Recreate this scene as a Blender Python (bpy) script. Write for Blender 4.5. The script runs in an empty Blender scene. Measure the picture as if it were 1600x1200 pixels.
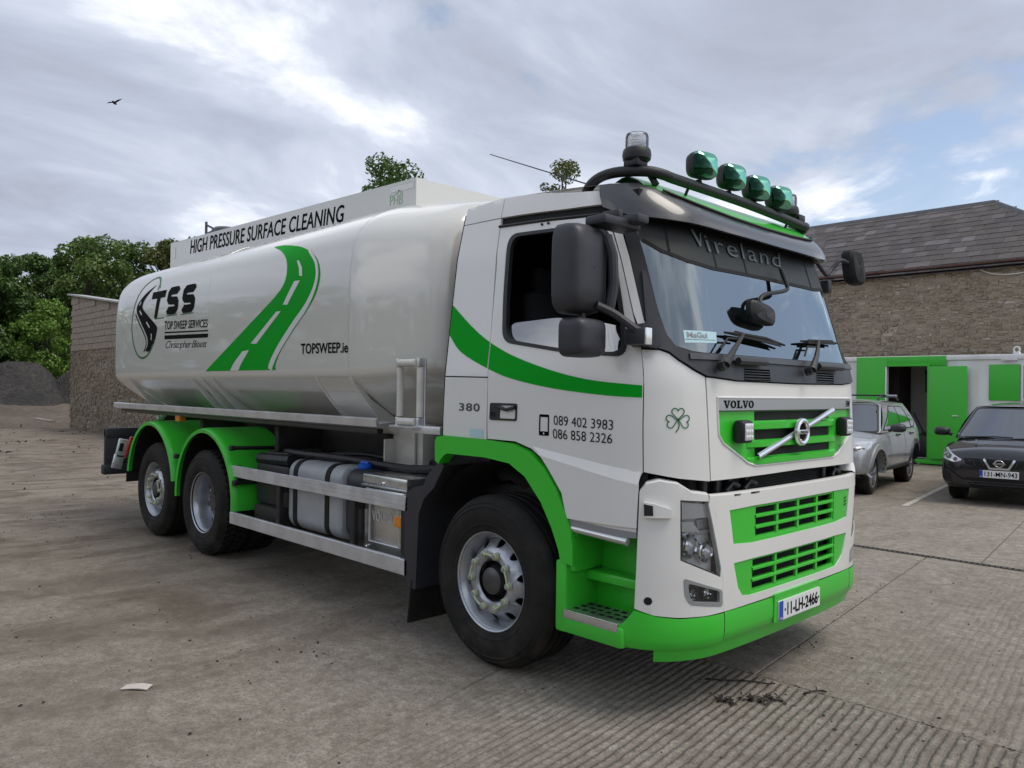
import bpy, bmesh, math, random
import numpy as np
from mathutils import Vector, Matrix, Euler
from mathutils.geometry import delaunay_2d_cdt
random.seed(7); np.random.seed(7)
PI = math.pi
SC = bpy.context.scene
COL = SC.collection
# ---------------------------------------------------------------- camera
cd = bpy.data.cameras.new('camera'); cam_ob = bpy.data.objects.new('camera', cd); COL.objects.link(cam_ob)
cd.sensor_width = 36; cd.lens = 36*1223.85/1600; cd.clip_start = .05; cd.clip_end = 3000
_yaw, _pit, _rol = .8015, .0081, .0136
F = Vector((-math.sin(_yaw)*math.cos(_pit), math.cos(_yaw)*math.cos(_pit), math.sin(_pit)))
R = Vector((math.cos(_yaw), math.sin(_yaw), 0)); U = R.cross(F)
R, U = R*math.cos(_rol)+U*math.sin(_rol), U*math.cos(_rol)-R*math.sin(_rol)
cam_ob.matrix_world = Matrix(((R.x, U.x, -F.x, 3.5528), (R.y, U.y, -F.y, -4.4992), (R.z, U.z, -F.z, 1.7023), (0, 0, 0, 1)))
SC.camera = cam_ob
# ---------------------------------------------------------------- sky: hazy blue with a broken deck of grey cloud
SUN_EL, SUN_AZ = math.radians(63), math.radians(25)      # azimuth measured from +x towards +y
world = bpy.data.worlds.new('World'); SC.world = world; world.use_nodes = True
wn = world.node_tree; wn.nodes.clear(); WL = wn.links.new
def N(t, **k):
    n = wn.nodes.new(t)
    for a, b in k.items(): setattr(n, a, b)
    return n
def wmath(op, a, b=None, c=None, clamp=False):
    n = N('ShaderNodeMath', operation=op, use_clamp=clamp)
    for i, v in enumerate((a, b, c)):
        if v is None: continue
        if isinstance(v, (int, float)): n.inputs[i].default_value = v
        else: WL(v, n.inputs[i])
    return n.outputs[0]
def wramp(fac, stops):
    n = N('ShaderNodeValToRGB'); e = n.color_ramp.elements
    while len(e) < len(stops): e.new(.5)
    for q, (p, c) in zip(e, stops): q.position = p; q.color = (*c, 1) if len(c) == 3 else c
    WL(fac, n.inputs[0]); return n.outputs[0]
tc = N('ShaderNodeTexCoord'); sp = N('ShaderNodeSeparateXYZ'); WL(tc.outputs['Generated'], sp.inputs[0])
zc = wmath('ADD', wmath('MAXIMUM', sp.outputs[2], 0.0), .16)
cmb = N('ShaderNodeCombineXYZ'); WL(wmath('DIVIDE', sp.outputs[0], zc), cmb.inputs[0]); WL(wmath('DIVIDE', sp.outputs[1], zc), cmb.inputs[1])
def wnoise(scale, detail, rough, off=(0, 0, 0), dist=0., stretch=(1, 1, 1), rot=0.):
    mp = N('ShaderNodeMapping'); mp.inputs[1].default_value = off; mp.inputs[3].default_value = stretch; mp.inputs[2].default_value = (0, 0, rot)
    WL(cmb.outputs[0], mp.inputs[0]); n = N('ShaderNodeTexNoise'); WL(mp.outputs[0], n.inputs['Vector'])
    n.inputs['Scale'].default_value = scale; n.inputs['Detail'].default_value = detail; n.inputs['Roughness'].default_value = rough; n.inputs['Distortion'].default_value = dist
    return n.outputs[0]
big = wnoise(.55, 5, .5, (3.1, 1.7, 0), .3, (1, .7, 1), .6)
mid = wnoise(1.7, 8, .58, (7.7, 2.3, 0), .5, (1, .75, 1), .5)
puf = wnoise(3.4, 10, .62, (1.2, 9.1, 0), .4)
# the deck thins out towards the open sky beyond the right of the picture
gap = wmath('ADD', wmath('MULTIPLY', sp.outputs[0], .62), wmath('MULTIPLY', sp.outputs[1], .80))   # 1 towards the clear quarter
lowr = wmath('SUBTRACT', 1.0, wmath('MULTIPLY', wmath('SUBTRACT', sp.outputs[2], .17), 4.2), None, True)
clear = wmath('MULTIPLY', wmath('MULTIPLY', wmath('SUBTRACT', gap, .25), 2.8, None, True), lowr, None, True)
clear = wmath('MAXIMUM', clear, wmath('MULTIPLY', wmath('MULTIPLY', wmath('SUBTRACT', gap, .74), 5.0, None, True), .88))
dens = wmath('ADD', wmath('MULTIPLY', mid, .55), wmath('MULTIPLY', puf, .45))
cover = wmath('SUBTRACT', wmath('ADD', wmath('MULTIPLY', wmath('SUBTRACT', dens, .5), 8.0), 1.78), wmath('MULTIPLY', clear, 2.65), None, True); cover = wmath('MAXIMUM', cover, .14)
tone = wmath('ADD', wmath('MULTIPLY', wmath('SUBTRACT', big, .5), 2.3), wmath('MULTIPLY', wmath('SUBTRACT', mid, .5), 1.7))
tone = wmath('ADD', tone, .515); tone = wmath('ADD', tone, wmath('MULTIPLY', clear, .68)); 
cloudc = wramp(tone, [(0, (.30, .330, .405)), (.35, (.395, .437, .53)), (.62, (.51, .555, .65)), (.85, (.84, .86, .92)), (1, (1.12, 1.12, 1.13))])
sky = N('ShaderNodeTexSky', sky_type='NISHITA'); sky.sun_disc = False; sky.sun_elevation = SUN_EL; sky.sun_rotation = PI/2-SUN_AZ
sky.air_density = 1.0; sky.dust_density = 3.0; sky.ozone_density = 1.2
b1 = N('ShaderNodeBackground'); WL(sky.outputs[0], b1.inputs[0]); b1.inputs[1].default_value = .14
b2 = N('ShaderNodeBackground'); WL(cloudc, b2.inputs[0]); b2.inputs[1].default_value = 1.0
mx = N('ShaderNodeMixShader'); WL(cover, mx.inputs[0]); WL(b1.outputs[0], mx.inputs[1]); WL(b2.outputs[0], mx.inputs[2])
wo = N('ShaderNodeOutputWorld'); WL(mx.outputs[0], wo.inputs[0])
# ---------------------------------------------------------------- sun behind thin cloud
sl = bpy.data.lights.new('sun', 'SUN'); sl.energy = 1.5; sl.angle = math.radians(30); sl.color = (1, .93, .83)
so = bpy.data.objects.new('sun', sl); COL.objects.link(so)
sd = Vector((math.cos(SUN_EL)*math.cos(SUN_AZ), math.cos(SUN_EL)*math.sin(SUN_AZ), math.sin(SUN_EL)))
so.rotation_euler = (-sd).to_track_quat('-Z', 'Y').to_euler(); so.location = (0, 0, 30)
SC.view_settings.view_transform = 'Standard'; SC.view_settings.look = 'None'; SC.view_settings.exposure = 0.43; SC.view_settings.gamma = 1; SC.view_settings.use_curve_mapping = False
# ---------------------------------------------------------------- helpers
def tag(o, label=None, cat=None, group=None, kind=None):
    if label: o['label'] = label
    if cat: o['category'] = cat
    if group: o['group'] = group
    if kind: o['kind'] = kind
    return o
ROOT = {}
def thing(name, loc, label, cat, group=None, rz=0.):
    o = bpy.data.objects.new(name, None); COL.objects.link(o); o.location = loc; o.rotation_euler = (0, 0, rz)
    o.empty_display_size = .2; return tag(o, label, cat, group)
_bevcache = {}
def bevcube(size, b, seg):
    k = (tuple(np.round(size, 4)), round(b, 4), seg)
    if k not in _bevcache:
        bm = bmesh.new(); bmesh.ops.create_cube(bm, size=1)
        bmesh.ops.scale(bm, vec=size, verts=bm.verts)
        if b > 0: bmesh.ops.bevel(bm, geom=bm.edges[:], offset=min(b, min(size)*.49), segments=seg, profile=.5, affect='EDGES')
        bm.verts.index_update(); _bevcache[k] = ([tuple(v.co) for v in bm.verts], [[v.index for v in f.verts] for f in bm.faces]); bm.free()
    return _bevcache[k]
class MB:
    def __init__(s): s.v = []; s.f = []; s.m = []
    def add(s, v, f, m=0):
        n = len(s.v); s.v += [tuple(map(float, p)) for p in v]; s.f += [[n+i for i in q] for q in f]; s.m += [m]*len(f); return s
    def box(s, c, size, b=0., seg=2, rot=None, m=0):
        v, f = bevcube(size, b, seg); v = np.array(v)
        if rot is not None: v = v @ np.array(Euler(rot).to_matrix()).T
        return s.add(v+np.array(c), f, m)
    def span(s, a, b, bev=0., seg=2, m=0):
        a = np.array(a, float); b = np.array(b, float); return s.box((a+b)/2, np.abs(b-a), bev, seg, None, m)
    def tube(s, pts, r, n=8, m=0, closed=False, caps=True):
        P = np.array(pts, float); k = len(P); rr = np.full(k, r) if np.isscalar(r) else np.array(r)
        T = np.roll(P, -1, 0)-np.roll(P, 1, 0)
        if not closed: T[0] = P[1]-P[0]; T[-1] = P[-1]-P[-2]
        T /= np.linalg.norm(T, axis=1)[:, None]+1e-12
        up = np.array((0, 0, 1.)) if abs(T[0][2]) < .9 else np.array((1., 0, 0))
        V = []; u = np.cross(T[0], up); u /= np.linalg.norm(u)
        for i in range(k):
            u = u-T[i]*(u@T[i]); u /= np.linalg.norm(u); w = np.cross(T[i], u)
            for j in range(n):
                a = 2*PI*j/n; V.append(P[i]+rr[i]*(u*math.cos(a)+w*math.sin(a)))
        Fc = []; L = k if closed else k-1
        for i in range(L):
            i2 = (i+1) % k
            for j in range(n): Fc.append([i*n+j, i*n+(j+1) % n, i2*n+(j+1) % n, i2*n+j])
        if caps and not closed: Fc.append(list(range(n))[::-1]); Fc.append([(k-1)*n+j for j in range(n)])
        return s.add(V, Fc, m)
    def lathe(s, prof, c, axis='y', n=32, m=0, closed=False, sgn=1):
        # prof: (radius, position along axis)
        V = []; k = len(prof)
        for r, a in prof:
            for j in range(n):
                t = 2*PI*j/n; p = (r*math.cos(t), r*math.sin(t), a*sgn)
                if axis == 'y': q = (p[0], p[2], p[1])
                elif axis == 'x': q = (p[2], p[0], p[1])
                else: q = p
                V.append((q[0]+c[0], q[1]+c[1], q[2]+c[2]))
        Fc = [];
        for i in range(k if closed else k-1):
            i2 = (i+1) % k
            for j in range(n): Fc.append([i*n+j, i*n+(j+1) % n, i2*n+(j+1) % n, i2*n+j])
        return s.add(V, Fc, m)
    def prism(s, poly, vec, m=0):
        P = np.array(poly, float); k = len(P); V = np.vstack([P, P+np.array(vec)])
        Fc = [list(range(k))[::-1], list(range(k, 2*k))]+[[i, (i+1) % k, k+(i+1) % k, k+i] for i in range(k)]
        return s.add(V, Fc, m)
    def grid(s, G, m=0, close_u=False, close_v=False):
        G = np.array(G, float); a, b = G.shape[:2]; Fc = []
        for i in range(a if close_u else a-1):
            for j in range(b if close_v else b-1):
                i2, j2 = (i+1) % a, (j+1) % b; Fc.append([i*b+j, i2*b+j, i2*b+j2, i*b+j2])
        return s.add(G.reshape(-1, 3), Fc, m)
    def patch(s, outline, surf, off=0., thick=.01, holes=(), step=.06, m=0, skirt=True, back=False):
        v, f = patch_geo(outline, holes, surf, off, thick, step, skirt, back); return s.add(v, f, m)
    def build(s, name, mats, parent=None, angle=35, origin=None, smooth=True, fix=False):
        me = bpy.data.meshes.new(name); V = np.array(s.v, float).reshape(-1, 3)
        o0 = np.zeros(3)
        if origin is not None: o0 = np.array(origin, float)
        base = o0
        me.from_pydata((V-base).tolist(), [], s.f)
        if not isinstance(mats, (list, tuple)): mats = [mats]
        for q in mats: me.materials.append(q)
        if len(mats) > 1: me.polygons.foreach_set('material_index', s.m)
        if fix:
            bm = bmesh.new(); bm.from_mesh(me); bmesh.ops.remove_doubles(bm, verts=bm.verts, dist=1e-5); bmesh.ops.recalc_face_normals(bm, faces=bm.faces); bm.to_mesh(me); bm.free()
        if smooth: me.shade_smooth(); me.set_sharp_from_angle(angle=math.radians(angle))
        me.update(); o = bpy.data.objects.new(name, me); COL.objects.link(o)
        o.location = base
        if parent is not None: attach(o, parent)
        return o
def attach(o, parent):
    """parent o, keeping where it stands (its location is read as a place in the world)"""
    o.parent = parent; M = Matrix.Identity(4); p = parent; chain = []
    while p is not None: chain.append(p); p = p.parent
    for q in reversed(chain): M = M @ (Matrix.Translation(q.location) @ q.rotation_euler.to_matrix().to_4x4() @ Matrix.Diagonal((*q.scale, 1)))
    L = M.inverted() @ (Matrix.Translation(o.location) @ o.rotation_euler.to_matrix().to_4x4())
    o.location = L.translation; o.rotation_euler = L.to_euler()
def inpoly(P, poly):
    P = np.asarray(P); x, y = P[:, 0], P[:, 1]; r = np.zeros(len(P), bool); n = len(poly)
    for i in range(n):
        x1, y1 = poly[i]; x2, y2 = poly[(i+1) % n]
        if y1 == y2: continue
        c = ((y1 > y) != (y2 > y)) & (x < (x2-x1)*(y-y1)/(y2-y1)+x1); r ^= c
    return r
def densify(poly, step):
    out = []; n = len(poly)
    for i in range(n):
        a = np.array(poly[i], float); b = np.array(poly[(i+1) % n], float); k = max(1, int(math.ceil(np.linalg.norm(b-a)/step)))
        for t in range(k): out.append(a+(b-a)*t/k)
    return np.array(out)
def area2(P):
    P = np.array(P); x, y = P[:, 0], P[:, 1]; return .5*np.sum(x*np.roll(y, -1)-np.roll(x, -1)*y)
def patch_geo(outline, holes, surf, off, thick, step, skirt=True, back=False):
    loops = [densify(outline, step)]+[densify(h, step) for h in holes]
    if area2(loops[0]) < 0: loops[0] = loops[0][::-1]
    for i in range(1, len(loops)):
        if area2(loops[i]) > 0: loops[i] = loops[i][::-1]
    pts = [Vector(p) for l in loops for p in l]; edges = []; n0 = 0
    for l in loops:
        k = len(l); edges += [(n0+i, n0+(i+1) % k) for i in range(k)]; n0 += k
    lo, hi = loops[0].min(0), loops[0].max(0)
    gx, gy = np.meshgrid(np.arange(lo[0]+step*.5, hi[0], step), np.arange(lo[1]+step*.5, hi[1], step)); g = np.stack([gx.ravel(), gy.ravel()], 1)
    if len(g):
        ok = inpoly(g, loops[0])
        for h in loops[1:]: ok &= ~inpoly(g, h)
        B = np.vstack(loops); g = g[ok]
        if len(g):
            dm = np.array([np.min(np.sum((B-q)**2, 1)) for q in g]); g = g[dm > (step*.35)**2]
        pts += [Vector(p) for p in g]
    v, e, f, *_ = delaunay_2d_cdt(pts, edges, [], 0, 1e-6)
    v = np.array([tuple(p) for p in v]); f = [list(t) for t in f]
    c = np.array([v[t].mean(0) for t in f]); ok = inpoly(c, loops[0])
    for h in loops[1:]: ok &= ~inpoly(c, h)
    F2 = [t for t, k in zip(f, ok) if k]
    V = [surf(p[0], p[1], off) for p in v]; Fo = list(F2)
    # orient like increasing u x increasing v
    for q, t in enumerate(Fo):
        a, b, cc = v[t[0]], v[t[1]], v[t[2]]
        if (b[0]-a[0])*(cc[1]-a[1])-(b[1]-a[1])*(cc[0]-a[0]) < 0: Fo[q] = t[::-1]
    if skirt:
        for l in loops:
            k = len(l); n = len(V); V += [surf(p[0], p[1], off) for p in l]+[surf(p[0], p[1], off-thick) for p in l]
            Fo += [[n+(i+1) % k, n+i, n+k+i, n+k+(i+1) % k] for i in range(k)]
    if back:
        n = len(V); V += [surf(p[0], p[1], off-thick) for p in v]; Fo += [[n+i for i in t[::-1]] for t in F2]
    return V, Fo
def circ(c, r, n=16, ry=None, a0=0.): return [(c[0]+r*math.cos(2*PI*i/n+a0), c[1]+(ry or r)*math.sin(2*PI*i/n+a0)) for i in range(n)]
def rrect(x0, y0, x1, y1, r, n=4):
    o = []
    for cx, cy, a in ((x1-r, y1-r, 0), (x0+r, y1-r, 90), (x0+r, y0+r, 180), (x1-r, y0+r, 270)):
        for i in range(n+1): t = math.radians(a+90*i/n); o.append((cx+r*math.cos(t), cy+r*math.sin(t)))
    return o
def roundpoly(P, r, n=4):
    P = [np.array(p, float) for p in P]; o = []; k = len(P)
    for i in range(k):
        a, b, c = P[i-1], P[i], P[(i+1) % k]; u = a-b; w = c-b; lu, lw = np.linalg.norm(u), np.linalg.norm(w)
        d = min(r, lu*.45, lw*.45); p0 = b+u/lu*d; p1 = b+w/lw*d
        for t in np.linspace(0, 1, n+1): o.append(tuple((1-t)**2*p0+2*t*(1-t)*b+t*t*p1))
    return o
def ribbon(pts, w, closed=False):
    """outline of a stroke of width w (number or list) along 2D points, as quads"""
    P = np.array(pts, float); k = len(P); w = np.full(k, w) if np.isscalar(w) else np.array(w)
    T = np.roll(P, -1, 0)-np.roll(P, 1, 0)
    if not closed: T[0] = P[1]-P[0]; T[-1] = P[-1]-P[-2]
    T /= np.linalg.norm(T, axis=1)[:, None]; Nn = np.stack([-T[:, 1], T[:, 0]], 1)
    if not closed:
        for i in range(1, k-1):   # mitre
            a = P[i]-P[i-1]; b = P[i+1]-P[i]; a /= np.linalg.norm(a); b /= np.linalg.norm(b); c = max(.35, math.sqrt(max(0, (1+a@b)/2))); Nn[i] /= c
    L = P+Nn*w[:, None]/2; Rr = P-Nn*w[:, None]/2
    q = [[i, (i+1) % k, k+(i+1) % k, k+i] for i in range(k if closed else k-1)]
    return np.vstack([Rr, L]), q
def stroke(mb, pts, w, surf, off=.003, closed=False, m=0, sub=.08):
    P = [np.array(p, float) for p in pts]
    if closed: P2 = [tuple(p) for p in densify(P, sub)]
    else:
        P2 = []
        for a, b in zip(P[:-1], P[1:]):
            k = max(1, int(math.ceil(np.linalg.norm(b-a)/sub))); P2 += [tuple(a+(b-a)*t/k) for t in range(k)]
        P2.append(tuple(P[-1]))
    if not np.isscalar(w): w = np.interp(np.linspace(0, 1, len(P2)), np.linspace(0, 1, len(w)), w)
    v, q = ribbon(P2, w, closed); mb.add([surf(p[0], p[1], off) for p in v], q, m)
_txt = {}
def text_geo(txt, bold=0., shear=0., space=1.):
    k = (txt, bold, shear, space)
    if k not in _txt:
        cu = bpy.data.curves.new('t', 'FONT'); cu.body = txt; cu.size = 1; cu.offset = bold; cu.shear = shear; cu.space_character = space; cu.resolution_u = 3; cu.fill_mode = 'FRONT'
        o = bpy.data.objects.new('t', cu); COL.objects.link(o); dg = bpy.context.evaluated_depsgraph_get(); dg.update()
        me = bpy.data.meshes.new_from_object(o.evaluated_get(dg)); bm = bmesh.new(); bm.from_mesh(me)
        bmesh.ops.remove_doubles(bm, verts=bm.verts, dist=1e-5)
        bmesh.ops.triangulate(bm, faces=bm.faces[:]); V0 = np.array([v.co[:] for v in bm.verts])
        lo, hi = V0.min(0), V0.max(0)
        for ax, n in ((0, min(28, max(2, len(txt)*2))), (1, 3)):
            for i in range(1, n):
                co = Vector(lo); co[ax] = lo[ax]+(hi[ax]-lo[ax])*i/n; no = Vector((0, 0, 0)); no[ax] = 1
                bmesh.ops.bisect_plane(bm, geom=bm.verts[:]+bm.edges[:]+bm.faces[:], dist=1e-6, plane_co=co, plane_no=no)
        bmesh.ops.triangulate(bm, faces=bm.faces[:])
        bm.verts.index_update(); V = np.array([v.co[:2] for v in bm.verts]); fs = [[v.index for v in f.verts] for f in bm.faces]
        lo, hi = V.min(0), V.max(0); _txt[k] = ((V-lo)/(hi-lo), fs)
        bm.free(); bpy.data.meshes.remove(me); bpy.data.objects.remove(o); bpy.data.curves.remove(cu)
    return _txt[k]
def text_on(mb, txt, bl, br, tl, tr, surf, off=.003, bold=0., shear=0., space=1., m=0):
    V, fs = text_geo(txt, bold, shear, space); bl, br, tl, tr = map(np.array, (bl, br, tl, tr))
    P = [bl*(1-u)*(1-w)+br*u*(1-w)+tl*(1-u)*w+tr*u*w for u, w in V]
    mb.add([surf(p[0], p[1], off) for p in P], fs, m)
def place(o, parent, loc, rot=(0, 0, 0), label=None, scale=None):
    """a copy of mesh object o as a part of parent (loc in the parent's own frame)"""
    c = o.copy(); COL.objects.link(c); c.parent = parent; c.location = loc; c.rotation_euler = rot
    if scale: c.scale = scale
    for k in ('label', 'category', 'group', 'kind'):
        if k in c: del c[k]
    if label: c['label'] = label
    return c
def plane_xz(y, sg=-1):      # flat surface y = const seen from -y
    return lambda u, v, off: (u, y+sg*off, v)
def plane_yz(x, sg=1): return lambda u, v, off: (x+sg*off, u, v)
def plane_xy(z): return lambda u, v, off: (u, v, z+off)
# ---------------------------------------------------------------- materials
MT = {}
class NT:
    def __init__(s, name):
        s.m = bpy.data.materials.new(name); s.m.use_nodes = True; s.t = s.m.node_tree; s.t.nodes.clear()
        s.out = s.n('ShaderNodeOutputMaterial'); s.p = s.n('ShaderNodeBsdfPrincipled'); s.l(s.p.outputs[0], s.out.inputs[0])
    def n(s, t, **k):
        q = s.t.nodes.new(t)
        for a, b in k.items(): setattr(q, a, b)
        return q
    def l(s, a, b): s.t.links.new(a, b)
    def set(s, **k):
        for a, v in k.items():
            i = s.p.inputs[{'base': 'Base Color', 'rough': 'Roughness', 'metal': 'Metallic', 'coat': 'Coat Weight', 'coatr': 'Coat Roughness', 'spec': 'Specular IOR Level', 'alpha': 'Alpha', 'trans': 'Transmission Weight', 'ior': 'IOR', 'normal': 'Normal', 'emis': 'Emission Color', 'emiss': 'Emission Strength', 'sheen': 'Sheen Weight'}[a]]
            if hasattr(v, 'is_linked'): s.l(v, i)
            elif isinstance(v, tuple): i.default_value = (*v, 1) if len(v) == 3 else v
            else: i.default_value = v
        return s
    def pos(s, which='Object'):
        if which == 'World': return s.n('ShaderNodeNewGeometry').outputs['Position']
        return s.n('ShaderNodeTexCoord').outputs[which]
    def map(s, v, scale=(1, 1, 1), rot=(0, 0, 0), loc=(0, 0, 0)):
        q = s.n('ShaderNodeMapping'); s.l(v, q.inputs[0]); q.inputs[1].default_value = loc; q.inputs[2].default_value = rot; q.inputs[3].default_value = scale; return q.outputs[0]
    def noise(s, v, scale, detail=4, rough=.5, dist=0.):
        q = s.n('ShaderNodeTexNoise'); s.l(v, q.inputs['Vector']); q.inputs['Scale'].default_value = scale; q.inputs['Detail'].default_value = detail; q.inputs['Roughness'].default_value = rough; q.inputs['Distortion'].default_value = dist; return q.outputs[0]
    def vor(s, v, scale, feat='F1', out=0, rand=1.):
        q = s.n('ShaderNodeTexVoronoi', feature=feat); s.l(v, q.inputs['Vector']); q.inputs['Scale'].default_value = scale; q.inputs['Randomness'].default_value = rand; return q.outputs[out]
    def math(s, op, a, b=None, clamp=False):
        q = s.n('ShaderNodeMath', operation=op, use_clamp=clamp)
        for i, v in enumerate((a, b)):
            if v is None: continue
            if isinstance(v, (int, float)): q.inputs[i].default_value = v
            else: s.l(v, q.inputs[i])
        return q.outputs[0]
    def ramp(s, f, stops, interp='LINEAR'):
        q = s.n('ShaderNodeValToRGB'); e = q.color_ramp.elements; q.color_ramp.interpolation = interp
        while len(e) < len(stops): e.new(.5)
        for a, (p, c) in zip(e, stops):
            a.position = p; a.color = (c, c, c, 1) if isinstance(c, (int, float)) else (*c, 1)
        s.l(f, q.inputs[0]); return q.outputs[0]
    def mix(s, f, a, b, mode='MIX'):
        q = s.n('ShaderNodeMix', data_type='RGBA', blend_type=mode)
        for i, v in ((0, f), (6, a), (7, b)):
            if isinstance(v, (int, float)): q.inputs[i].default_value = v
            elif isinstance(v, tuple): q.inputs[i].default_value = (*v, 1)
            else: s.l(v, q.inputs[i])
        return q.outputs[2]
    def bump(s, h, dist=.01, strength=1., normal=None):
        q = s.n('ShaderNodeBump'); q.inputs['Strength'].default_value = strength; q.inputs['Distance'].default_value = dist; s.l(h, q.inputs['Height'])
        if normal is not None: s.l(normal, q.inputs['Normal'])
        s.l(q.outputs[0], s.p.inputs['Normal']); return q.outputs[0]
    def sep(s, v): q = s.n('ShaderNodeSeparateXYZ'); s.l(v, q.inputs[0]); return q.outputs
def mat(name, base, rough=.5, metal=0., coat=0., var=.0, scale=8., **k):
    t = NT(name); t.set(rough=rough, metal=metal, coat=coat, **k)
    if coat: t.set(coatr=.06)
    if var:
        n = t.noise(t.pos('World'), scale, 5, .6); t.set(base=t.mix(t.ramp(n, [(.3, 0.), (.75, 1.)]), tuple(c*(1-var) for c in base), tuple(min(1, c*(1+var)) for c in base)))
        t.set(rough=t.math('ADD', t.math('MULTIPLY', n, .25), max(.02, rough-.12)))
    else: t.set(base=base)
    MT[name] = t.m; return t.m
def paint(name, base, rough=.32, dirt=.35, ior=1.5):
    """glossy vehicle paint with a film of road dust low down"""
    t = NT(name); P = t.pos('World'); z = t.sep(P)[2]; n = t.noise(P, 3.2, 6, .62); n2 = t.noise(P, 30, 3, .6)
    low = t.math('MULTIPLY', t.math('SUBTRACT', 1.1, z), .7, True)
    d = t.math('MULTIPLY', t.math('MULTIPLY', low, t.ramp(n, [(.35, 0.), (.7, 1.)])), dirt, True)
    t.set(base=t.mix(d, base, (.19, .165, .135)), rough=t.math('ADD', t.math('ADD', t.math('MULTIPLY', d, .5), rough-.04), t.math('MULTIPLY', n2, .08)), coat=.6, coatr=.05)
    t.p.inputs['Coat IOR'].default_value = ior; t.bump(t.noise(P, 1.6, 2, .4), .004, .22); MT[name] = t.m; return t.m
paint('white_paint', (.75, .745, .725)); paint('green_paint', (.034, .52, .026), .40, .30, 1.25); paint('tank_paint', (.64, .632, .59), .2, .0, 1.85)
mat('green_decal', (.003, .34, .018), .5, spec=.06); mat('reflector', (.88,.89,.90), .45, .0); mat('black_decal', (.003, .003, .003), .6, spec=.05); mat('white_decal', (.68, .69, .67), .35); mat('pale_green_decal', (.35, .55, .36), .5)
mat('dark_green_line', (.01, .13, .045), .4)
mat('plastic_dark', (.030, .031, .038), .48, var=.18, scale=14); mat('plastic_black', (.012, .012, .014), .5, var=.2, scale=20)
t_ = NT('rubber'); P_ = t_.pos('World'); n_ = t_.noise(P_, 6, 6, .65); lo_ = t_.math('MULTIPLY', t_.math('SUBTRACT', .30, t_.sep(P_)[2]), 1.8, True); t_.set(base=t_.mix(t_.math('MULTIPLY', t_.ramp(n_, [(.42,0.),(.72,1.)]), t_.math('ADD', .22, lo_), True), (.011,.0108,.0105), (.085,.07,.056)), rough=.74, spec=.3); t_.bump(t_.noise(P_, 120, 3, .6), .002, .4); MT['rubber'] = t_.m
mat('shadow_black', (.004, .004, .0045), .8)
mat('alu', (.62, .63, .63), .27, .9, var=.08, scale=5); mat('alu_bright', (.75, .76, .78), .22, .9); mat('rim_silver', (.46, .48, .52), .33, .75, var=.12, scale=10)
mat('steel_dark', (.10, .10, .105), .42, .7, var=.2, scale=10); mat('chrome', (.85, .86, .88), .08, 1.)
mat('silver_strip', (.42, .44, .48), .3, .7); mat('nut_marker', (.50, .55, .33), .5); mat('grey_fabric', (.05, .05, .055), .9, var=.2)
mat('chassis', (.022, .020, .019), .6, .2, var=.4, scale=12); mat('tank_plastic', (.36, .375, .39), .42, var=.1); mat('blue_cap', (.005, .11, .62), .4)
mat('amber', (.80, .26, .01), .3, coat=.5); mat('red_lens', (.42, .012, .01), .25, coat=.6); mat('lamp_clear', (.80, .81, .83), .16, .35)
mat('plate_white', (.74, .75, .75), .4); mat('plate_blue', (.01, .06, .42), .4); mat('grey_band', (.25, .26, .265), .4); mat('sticker_blue', (.45, .66, .72), .5); mat('letter_grey', (.14, .165, .16), .5)
t_ = NT('beacon_white'); _a = t_.n('ShaderNodeBsdfTranslucent'); _a.inputs[0].default_value = (.85,.86,.88,1); _b = t_.n('ShaderNodeBsdfTransparent'); _m = t_.n('ShaderNodeMixShader'); _m.inputs[0].default_value = .45; _d = t_.n('ShaderNodeBsdfDiffuse'); _d.inputs[0].default_value = (.85,.86,.88,1); _m2 = t_.n('ShaderNodeMixShader'); t_.l(_a.outputs[0], _m2.inputs[1]); t_.l(_d.outputs[0], _m2.inputs[2]); t_.l(_m2.outputs[0], _m.inputs[1]); t_.l(_b.outputs[0], _m.inputs[2]); t_.l(_m.outputs[0], t_.out.inputs[0]); MT['beacon_white'] = t_.m
mat('visor_grey', (.042, .042, .047), .30, coat=.5, var=.1)
mat('galv', (.66, .67, .69), .38, .6, var=.15, scale=6); mat('hose_white', (.62, .61, .57), .5, var=.12)
def glass(name, tint=(.25, .29, .3), refl=.10, lw=.35, rough=.01, gcol=(.95, .97, 1.)):
    t = NT(name); tr = t.n('ShaderNodeBsdfTransparent'); tr.inputs[0].default_value = (*tint, 1); gl = t.n('ShaderNodeBsdfGlossy'); gl.inputs[0].default_value = (*gcol, 1); gl.inputs['Roughness'].default_value = rough
    w = t.n('ShaderNodeLayerWeight'); w.inputs[0].default_value = lw; f = t.math('ADD', t.math('MULTIPLY', w.outputs['Fresnel'], 1.0), refl, True)
    mxs = t.n('ShaderNodeMixShader'); t.l(f, mxs.inputs[0]); t.l(tr.outputs[0], mxs.inputs[1]); t.l(gl.outputs[0], mxs.inputs[2]); t.l(mxs.outputs[0], t.out.inputs[0]); t.t.nodes.remove(t.p); MT[name] = t.m; return t.m
glass('windscreen_glass', (.05, .065, .07), .13, .47, .01, (.80, .92, 1.)); glass('door_glass', (.20, .22, .22), .16, .5); mat('visor_reflection_dark', (.015, .018, .014), .55); mat('visor_reflection_black', (.010, .011, .011), .5); glass('side_glass', (.45, .47, .48), .02, .22); glass('clear_lens', (.92, .93, .94), .04, .3); glass('car_glass', (.16, .18, .19), .16, .5)  # the two dark header colours stand for the visor mirrored in the glass
glass('green_glass', (.003, .105, .042), .04, .26, .03, (.22, .55, .40))
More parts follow.
